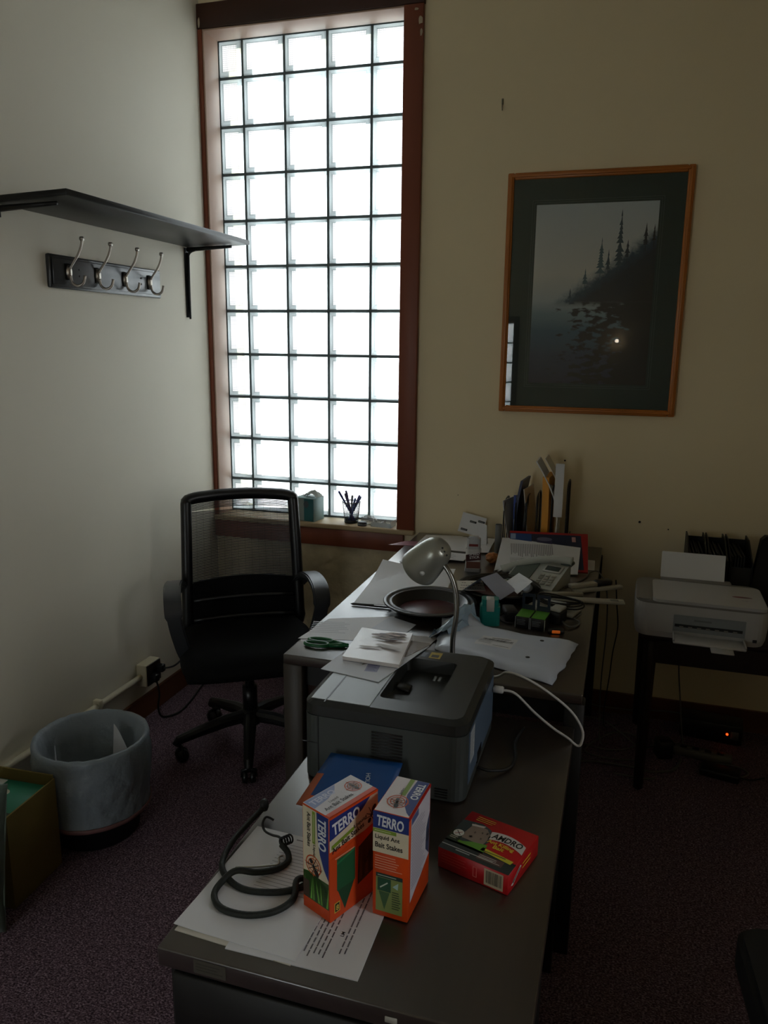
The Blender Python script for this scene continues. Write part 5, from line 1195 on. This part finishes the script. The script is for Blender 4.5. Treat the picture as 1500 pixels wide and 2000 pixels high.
# wire file sorter
fsr = thing('file_sorter', 'black wire file sorter holding folders against the back wall', 'file sorter', (1.575, -.135, .7503))
M_wire = mat('black_wire', '#0d0c0b', .4)
ux = [-.128, -.082, -.036, .004, .062, .122]; hz = [.205, .215, .225, .238, .265, .292]
for x, h in zip(ux, hz):
    b = MB(); b.tube(smooth_path([(x, -.080, .004), (x, -.080, h * .6), (x, -.076, h - .03), (x, -.055, h), (x, .0, h + .006), (x, .055, h), (x, .078, h - .03), (x, .080, h * .6), (x, .080, .004)], 4), .0028, 8)
    for y in (-.03, .03): b.tube([(x, y, .004), (x, y, h + .003)], .0018, 6)
    b.build('divider', M_wire, fsr)
b = MB()
for y in (-.080, .0, .080): b.tube([(-.13, y, .0035), (.130, y, .0035)], .0028, 8)
for z in (.035, .070):
    b.tube(smooth_path([(.03, -.082, z), (.11, -.083, z), (.132, -.075, z), (.134, -.04, z), (.134, .06, z)], 4), .0026, 8)
b.tube([(.1325, -.076, .0035), (.1325, -.076, .075)], .0026, 8); b.build('base_wires', M_wire, fsr)
def file(name, label, cat, x, y0, y1, z0, z1, m, t=.004, lean=0.0, bend=0.0, yaw=0.0):
    o = thing(name, label, cat, (x, 0, .7560)); b = MB(); n = 8; vs = []; fs = []
    for s_ in (0, 1):
        for j in range(n + 1):
            v = j / n; dx = lean * v + bend * math.sin(v * PI)
            for y in (y0, y1): vs.append((dx + t * s_ + yaw * (y - y0), y, z0 + (z1 - z0) * v))
    q = 2 * (n + 1)
    for j in range(n):
        a = 2 * j; fs += [(a, a + 1, a + 3, a + 2), (q + a, q + a + 2, q + a + 3, q + a + 1), (a, a + 2, q + a + 2, q + a), (a + 1, q + a + 1, q + a + 3, a + 3)]
    fs += [(0, q, q + 1, 1), (2 * n, 2 * n + 1, q + 2 * n + 1, q + 2 * n)]
    b.add(vs, fs, 0, False); b.build('sheet', m, o); return o
file('grey_brochure', 'grey sheet leaning out at the left end of the file sorter', 'paper', 1.478, -.215, -.065, .008, .205, M_envel, .003, -.038, -.004, .24)
o = file('blue_folder', 'navy blue folder leaning in the file sorter', 'folder', 1.498, -.205, -.06, .004, .290, mat('navy_folder', '#101c44', .4), .010, .010, -.014, .10)
p = Print(frame((-.011, -.2052, .03), (1, 0, .02), (0, 0, 1)), .0002); p.rect(.0, .0, .010, .20, '#1a3a90'); p.rect(.002, .02, .008, .10, '#8fa0c0', 2); p.build('spine_label', o)
file('dark_folder', 'black folder beside the navy one in the file sorter', 'folder', 1.520, -.200, -.06, .004, .200, M_blk, .008, .010)
file('cream_folder', 'cream paper folder curving out in the middle of the file sorter', 'folder', 1.542, -.200, -.06, .004, .255, M_paper_w, .004, -.022, .004, .16)
file('yellow_envelope', 'bright yellow padded envelope in the file sorter', 'envelope', 1.600, -.215, -.06, .006, .312, mat('manila_yellow', '#e09a2a', .5), .026, -.004, .002, .10)
file('curled_paper', 'white paper curling left over the yellow envelope in the sorter', 'paper', 1.645, -.222, -.07, .010, .375, M_paper, .004, -.078, .048)
file('curled_leaflet', 'thin beige leaflet curling beside the white one in the sorter', 'paper', 1.655, -.205, -.065, .10, .385, M_paper_w, .003, -.055, .040)
o = file('stiff_page', 'stiff white page standing upright at the right of the sorter', 'paper', 1.660, -.1, -.06, .006, .30, M_paper, .003)
b = MB(); b.box((-.014, -.2245, .155), (.020, -.222, .372)); b.build('page_front', M_paper, o)

# ------------------------------------------------------------------ window sill things
tx = thing('tissue_box', 'teal and white tissue box on the window sill', 'tissue box', (.482, .034, .7557), rad(-10))
MB().rbox((-.052, -.046, 0), (.052, .046, .112), .002, 1).build('box_body', mat('tissue_aqua', '#7d9a98', .5, vary=(18, .25)), tx)
p = Print(frame((-.052, -.0461, 0), (1, 0, 0), (0, 0, 1))); p.rect(.050, .003, .102, .108, '#1f6a70'); p.ell(.062, .082, .014, .018, '#4a5a60', 2); p.rect(.002, .003, .050, .108, '#8d9a98'); tag(p.build('front_print', tx), kind='stuff')
b = MB(); n = 10; vs = []; fs = []
for j in range(n + 1):
    for i in range(n + 1):
        u, v = i / n, j / n; vs.append((-.035 + .078 * u + .02 * v, -.018 + .036 * v + .006 * math.sin(9 * u), .113 + .045 * math.sin(PI * min(1, u * 1.05)) ** .5 * (.35 + .65 * u) * (1 - abs(v - .5)) + .006 * mnoise.noise((u * 8, v * 8, 0))))
for j in range(n):
    for i in range(n): a = j * (n + 1) + i; fs.append((a, a + 1, a + n + 2, a + n + 1))
b.add(vs, fs, 0, False); b.build('tissue', mat('tissue_white', '#c3cbc6', .8), tx)
pcup = thing('pen_cup', 'black wire mesh pen cup on the window sill', 'pen cup', (.692, .040, .7557))
b = MB()
for k in range(26):
    a = 2 * PI * k / 26; b.tube([(.031 * math.cos(a), .031 * math.sin(a), .004), (.042 * math.cos(a), .042 * math.sin(a), .098)], .0009, 4)
for k in range(12): r = .031 + .011 * k / 11; b.tube([(r * math.cos(a), r * math.sin(a), .006 + .091 * k / 11) for a in [2 * PI * i / 24 for i in range(24)]], .0007, 4, 0, True)
tag(b.build('mesh_wall', M_wire, pcup), kind='stuff')
b = MB(); b.tube([(.0425 * math.cos(a), .0425 * math.sin(a), .099) for a in [2 * PI * i / 28 for i in range(28)]], .0022, 6, 0, True); b.build('rim', M_wire, pcup)
MB().lathe([(0, .0004), (.032, .0004), (.034, .003), (.034, .014), (.031, .014), (.030, .003), (0, .003)], 28).build('cup_base', M_wire, pcup)
pens = (('blue ballpoint leaning far left in the pen cup', '#2c3a86', (.018, .006), (-.060, -.010), .148), ('violet pen standing tallest left of centre in the pen cup', '#4a3f74', (.012, -.008), (-.026, -.004), .152), ('navy pen with a tan band in the pen cup', '#3a3550', (.006, .012), (-.036, .012), .135), ('grey marker upright in the middle of the pen cup', '#7a7880', (-.004, .004), (.000, .014), .128), ('light blue capped pen right of centre in the pen cup', '#6476b0', (-.008, -.004), (.022, -.006), .118), ('purple pen leaning right in the pen cup', '#5a4a88', (-.014, .004), (.040, .004), .132), ('steel blue pen at the far right of the pen cup', '#4a5a90', (-.016, -.006), (.052, -.014), .130))
for lab, col, a, c, h in pens:
    o = thing('pen', lab, 'pen', (.692, .040, .7557), 0, 'pens in the cup'); A0 = Vector((a[0], a[1], .0052)); B0 = Vector((c[0], c[1], h)); d = (B0 - A0)
    b = MB(); b.tube([A0, A0 + d * .06, A0 + d * .80], [.002, .0046, .0046], 10); b.build('barrel', mat('pen_' + col[1:], col, .35), o)
    MB().tube([A0 + d * .80, A0 + d * .97, B0], [.0052, .0052, .0034], 10).build('cap', mat('pen_cap_' + col[1:], col, .3), o)
lidk = thing('ink_bottle_lid', 'low dark round jar on the sill beside the pen cup', 'jar', (.762, -.004, .7557))
MB().lathe([(0, 0), (.021, 0), (.022, .003), (.022, .015), (.019, .018), (0, .018)], 24).build('jar_body', mat('dark_jar', '#26262a', .35), lidk); MB().lathe([(.0225, .005), (.0232, .007), (.0225, .009)], 24).build('jar_ring', mat('deo_grey', '#8d9094', .35), lidk)
def clear_mat(name, tint, g=.25):
    m = bpy.data.materials.new(name); m.use_nodes = True; n = m.node_tree.nodes; L = m.node_tree.links; n.clear()
    o = n.new('ShaderNodeOutputMaterial'); tr = n.new('ShaderNodeBsdfTransparent'); tr.inputs[0].default_value = (*tint, 1); gl = n.new('ShaderNodeBsdfPrincipled'); gl.inputs['Roughness'].default_value = .15; gl.inputs['Base Color'].default_value = (.55, .55, .55, 1); mx = n.new('ShaderNodeMixShader'); mx.inputs[0].default_value = g
    L.new(tr.outputs[0], mx.inputs[1]); L.new(gl.outputs[0], mx.inputs[2]); L.new(mx.outputs[0], o.inputs[0]); return m
M_clear = clear_mat('clear_plastic', (.86, .88, .88), .38)
cl = thing('clear_bag', 'crumpled clear plastic bag on the sill next to the pen cup', 'bag', (.778, .038, .7557))
b = MB(); bm = bmesh.new(); bmesh.ops.create_icosphere(bm, subdivisions=3, radius=1)
for v in bm.verts: k = 1 + .28 * mnoise.noise(v.co * 2.4); v.co = Vector((v.co.x * .038 * k, v.co.y * .022 * k, max(0, .018 + v.co.z * .022 * k)))
b.addbm(bm, 0, False); b.build('film', M_clear, cl)
ct = thing('clear_tray', 'clear plastic tray of pins at the right end of the sill', 'tray', (.858, .020, .7557), rad(-6))
b = MB(); t_ = .0015; X_, Y_, H_ = .050, .034, .030
for a, c in (((-X_, -Y_, 0), (X_, Y_, t_)), ((-X_, -Y_, t_), (X_, -Y_ + t_, H_ * .7)), ((-X_, Y_ - t_, t_), (X_, Y_, H_ * .7)), ((-X_, -Y_, t_), (-X_ + t_, Y_, H_ * .7)), ((X_ - t_, -Y_, t_), (X_, Y_, H_)), ((-.004, -Y_, t_), (-.0025, Y_, H_ * .7))): b.box(a, c)
b.build('tray_shell', M_clear, ct)
b = MB(); R_ = random.Random(2)
for k in range(26): a = R_.uniform(0, 6.3); x, y, z = R_.uniform(-.04, .04), R_.uniform(-.024, .024), R_.uniform(.003, .014); b.tube([(x, y, z), (x + .010 * math.cos(a), y + .010 * math.sin(a), z + .003)], .0008, 4)
tag(b.build('pins', mat('pin_steel', '#4c4640', .35, .7), ct), kind='stuff')

# ------------------------------------------------------------------ side table with the white inkjet printer
M_tab = mat('mahogany_table', '#1f0f0a', .5, vary=(9, .3), stretch=(.2, 1, 1))
TZ = .612
tbk = thing('side_table', 'small dark mahogany table under the white inkjet printer', 'table', (2.30, -.35, 0))
MB().rbox((-.305, -.285, TZ - .022), (.40, .30, TZ), .003, 1).build('table_top', M_tab, tbk)
for a, c in (((-.275, -.265, .50), (.37, -.248, TZ - .022)), ((-.275, .263, .50), (.37, .28, TZ - .022)), ((-.275, -.248, .50), (-.258, .263, TZ - .022)), ((.353, -.248, .50), (.37, .263, TZ - .022))): MB().box(a, c).build('apron', M_tab, tbk)
for x in (-.263, .358):
    for y in (-.253, .268): MB().tube([(x, y, 0), (x, y, .10), (x, y, .50), (x, y, TZ - .022)], [.016, .018, .023, .023], 4).build('leg', M_tab, tbk)
ij = thing('inkjet_printer', 'white inkjet printer with a sheet in its feed and open output tray', 'printer', (2.188, -.512, TZ + .0005), rad(-1))
M_ijw = mat('inkjet_white', '#b2b2b4', .38, spec=.5); M_ijg = mat('inkjet_grey', '#7c7a78', .45); M_ijs = mat('inkjet_slot', '#23262c', .5)
IW, ID, IH = .213, .150, .140
body = rrect(-IW, -ID, IW, ID, .045, 6); nb = len(body)
b = MB(); lv = [(.0, .955), (.02, .985), (.06, 1.0), (.100, 1.0), (.118, .99)]
vs = []; fs = []
for z, k in lv: vs += [(x * k, y * k, z) for x, y in body]
for l_ in range(len(lv) - 1):
    for i in range(nb): j = (i + 1) % nb; fs.append((l_ * nb + i, l_ * nb + j, l_ * nb + nb + j, l_ * nb + nb + i))
fs += [tuple(range(nb - 1, -1, -1)), tuple((len(lv) - 1) * nb + i for i in range(nb))]
b.add(vs, fs, 0, False); o = b.build('printer_body', M_ijw, ij)
# front mouth: recess frame, roller bar, tray
b = MB(); b.box((-.085, -ID - .002, .030), (.140, -ID + .004, .088)); b.build('output_mouth', mat('inkjet_inner', '#858c92', .5), ij)
MB().box((-.080, -ID - .0028, .046), (.132, -ID + .002, .056)).build('paper_slot', M_ijs, ij)
b = MB()
for k in range(7): b.box((-.065 + .028 * k, -ID - .0036, .044), (-.052 + .028 * k, -ID, .050))
tag(b.build('roller_tabs', M_ijg, ij), kind='stuff')
b = MB(); b.rbox((-.085, -ID - .075, .010), (.140, -ID + .004, .018), .003, 1); b.rbox((-.085, -ID - .075, .018), (-.080, -ID, .026), .001, 1); b.rbox((.135, -ID - .075, .018), (.140, -ID, .026), .001, 1); b.build('output_tray', M_ijw, ij)
MB().rbox((.030, -ID - .118, .009), (.100, -ID - .070, .0135), .002, 1).build('tray_stop', M_ijw, ij)
p = Print(frame((-.02, -ID - .0022, .070), (1, 0, 0), (0, 0, 1))); p.rect(.0, 0, .055, .006, '#6e7478'); p.build('front_print', ij)
MB().rbox((.165, -ID - .001, .018), (.178, -ID + .004, .028), .001, 1).build('side_button', M_ijs, ij)
b = MB(); b.prism([(x * .985, y * .985) for x, y in body], .118, .124); b.build('top_rim', M_ijg, ij)
lidp = rrect(-.155, -ID + .006, IW - .010, ID - .055, .018, 5); b = MB(); b.prism(lidp, .124, .134); b.build('scanner_lid', M_ijw, ij)
MB().prism(rrect(-IW + .012, -ID + .02, -.162, ID - .06, .012, 4), .124, .127).build('control_panel', M_ijg, ij)
p = Print(frame((.10, -.045, .1341), (1, 0, 0), (0, 1, 0))); p.ell(.035, .015, .032, .009, '#7c3a48'); p.ell(.050, .013, .018, .005, '#5a4a50', 2); p.rect(.03, -.025, .05, -.021, '#85858a'); p.build('lid_sticker', ij)
MB().rbox((-.125, ID - .050, .118), (.115, ID - .012, .140), .004, 1).build('feed_slot', M_ijg, ij)
fp = thing('feed_sheet', 'blank white sheet standing in the feed of the inkjet printer', 'paper', (2.175, -.395, TZ + .1412))
b = MB(); b.box((-.113, 0, 0), (.106, .004, .095), 0, Matrix.Rotation(rad(-14), 4, 'X')); b.build('sheet', M_paper, fp)
for i, (x, lab) in enumerate(((2.197, 'leftmost of three black magazine holders behind the inkjet printer'), (2.270, 'middle of three black magazine holders behind the inkjet printer'), (2.350, 'rightmost of three black magazine holders behind the inkjet printer'))):
    o = thing('magazine_holder', lab, 'magazine holder', (x, -.18, TZ + .0005), 0, 'black magazine holders'); w_ = .031 + .006 * (i == 2); M_h = mat('holder_black', '#0f100f', .5)
    b = MB()
    for s_ in (-1, 1):
        xs_ = s_ * w_; b.prism([(-.10, 0), (.12, 0), (.12, .245), (.04, .245), (-.10, .19)], xs_ - .0025, xs_ + .0025, 0, Matrix(((0, 0, 1, 0), (1, 0, 0, 0), (0, 1, 0, 0), (0, 0, 0, 1))))
    b.build('side_walls', M_h, o); MB().box((-w_, .116, 0), (w_, .12, .228)).build('back_wall', M_h, o); MB().box((-w_, -.10, 0), (w_, -.096, .17)).build('front_wall', M_h, o); MB().box((-w_, -.096, 0), (w_, .116, .004)).build('bottom', M_h, o)
    b = MB()
    for k in range(5): b.box((-w_ + .004 + .010 * k, -.085, .004), (-w_ + .009 + .010 * k, .11, .205 + .004 * (k % 3)))
    tag(b.build('papers_inside', mat('dull_papers', '#191a15', .7), o), kind='stuff')
up = thing('black_backboard', 'tall black panel standing at the right edge behind the inkjet printer', 'panel', (2.585, -.20, TZ + .0005), rad(6))
b = MB(); b.prism([(-.20, 0), (.20, 0), (.22, .27), (.205, .285), (-.155, .285), (-.170, .27)], -.014, .014, 0, Matrix(((1, 0, 0, 0), (0, 0, -1, 0), (0, 1, 0, 0), (0, 0, 0, 1)))); b.build('panel_body', mat('panel_black', '#070708', .45), up)
MB().rbox((-.10, -.07, 0), (.10, .07, .008), .003, 1).build('panel_foot', M_blk, up)

# ------------------------------------------------------------------ under the table: power strip, boxes, cables
M_cg = mat('cable_dull_white', '#5e5b55', .5)
ps = thing('power_strip', 'beige power strip on the carpet under the side table', 'power strip', (2.26, -.300, .0), rad(-8))
MB().rbox((-.13, -.022, 0), (.13, .022, .034), .004, 1).build('strip_body', M_cg, ps)
for k in range(5):
    MB().rbox((-.105 + .045 * k, -.012, .034), (-.080 + .045 * k, .012, .036), .001, 1).build('socket', M_blk, ps)
ub = thing('backup_battery', 'black power unit with a glowing red light under the side table', 'power unit', (2.33, -.10, 0), rad(-6))
MB().rbox((-.12, -.05, 0), (.12, .05, .085), .008, 2).build('unit_body', M_blk, ub)
MB().lathe([(0, 0), (.005, 0), (.0045, .003), (0, .004)], 12, 0, axis_m((.062, -.0502, .045), (0, -1, 0))).build('red_light', mat('red_led', '#ff3a10', .4, emit=('#ff4412', 3.0)), ub)
MB().rbox((.075, -.0515, .025), (.105, -.048, .06), .002, 1).build('switch_plate', mat('cable_grey', '#5a5a58', .5), ub)
for lab, x, y, rz, sz in (('upright black plug adapter in front of the table leg cables', 2.135, -.335, 20, (.03, .028, .075)), ('flat black plug adapter in front of the power strip', 2.335, -.42, -12, (.07, .035, .03))):
    o = thing('plug_adapter', lab, 'adapter', (x, y, 0), rad(rz)); MB().rbox((-sz[0], -sz[1], 0), (sz[0], sz[1], sz[2]), .006, 2).build('adapter_body', M_blk, o); MB().tube(smooth_path([(sz[0], 0, .012), (sz[0] + .04, .02, .005), (sz[0] + .08, .06, .005)]), .003, 6).build('cord', M_rub, o)
cab = (('pale cable lying straight along the carpet to the table leg', [(1.76, -.50, .006), (1.90, -.47, .006), (2.03, -.47, .006), (2.09, -.48, .006), (2.17, -.44, .006), (2.20, -.36, .010)], M_cg, .005),
       ('pale cable looping in an oval on the carpet behind the desk leg', [(1.80, -.33, .005), (1.92, -.36, .005), (2.02, -.31, .006), (2.04, -.22, .006), (1.97, -.20, .008), (1.90, -.27, .010), (1.84, -.40, .006), (1.95, -.43, .006), (2.06, -.40, .006)], M_cg, .0035),
       ('pale cable crossing the carpet from the wall towards the table leg', [(1.80, -.10, .006), (1.90, -.14, .02), (1.98, -.22, .012), (2.05, -.30, .006), (2.12, -.25, .006)], M_cg, .0035),
       ('thin pale cable along the baseboard behind the side table', [(1.82, -.06, .05), (1.92, -.05, .04), (2.03, -.05, .045), (2.2, -.05, .06), (2.4, -.06, .03)], M_cg, .003),
       ('pale cable hanging down from the side table to the power strip', [(2.19, -.06, .48), (2.185, -.07, .30), (2.20, -.12, .15), (2.21, -.24, .04), (2.215, -.285, .0385)], M_cg, .003),
       ('pale cable curving around the right end of the power strip', [(2.30, -.345, .006), (2.40, -.34, .006), (2.44, -.38, .006), (2.40, -.43, .006)], M_cg, .0035),
       ('short pale cable end on the carpet in front of the table leg', [(1.95, -.535, .0055), (2.05, -.54, .0055), (2.10, -.525, .0055)], M_cg, .0035),
       ('black cord dangling down the wall between desk and side table', [(1.905, -.52, .76), (1.915, -.50, .66), (1.925, -.44, .55), (1.915, -.36, .42), (1.91, -.28, .28), (1.90, -.2, .10), (1.91, -.17, .006), (1.97, -.12, .006)], M_rub, .0022))
for lab, pts, m_, r in cab: o = thing('loose_cable', lab, 'cable', (0, 0, 0), 0, 'loose cables'); MB().tube(smooth_path(pts, 7), r, 6).build('cord', m_, o)
st_ = thing('padded_stool', 'black padded seat cut off by the bottom right corner', 'stool', (2.395, -2.03, 0), rad(4))
b = MB(); b.prism(rrect(-.205, -.22, .205, .22, .045, 6), .385, .44); b.prism(rrect(-.195, -.21, .195, .21, .04, 6), .44, .452); b.build('seat', mat('stool_black', '#08080a', .7), st_)
b = MB(); b.cyl((0, 0, .06), (0, 0, .385), .025, n=16); b.build('post', M_blk, st_)
for k in range(4): a = PI / 4 + k * PI / 2; MB().tube([(0, 0, .07), (.17 * math.cos(a), .17 * math.sin(a), .03), (.19 * math.cos(a), .19 * math.sin(a), .012)], [.018, .014, .012], 8).build('leg', M_blk, st_)
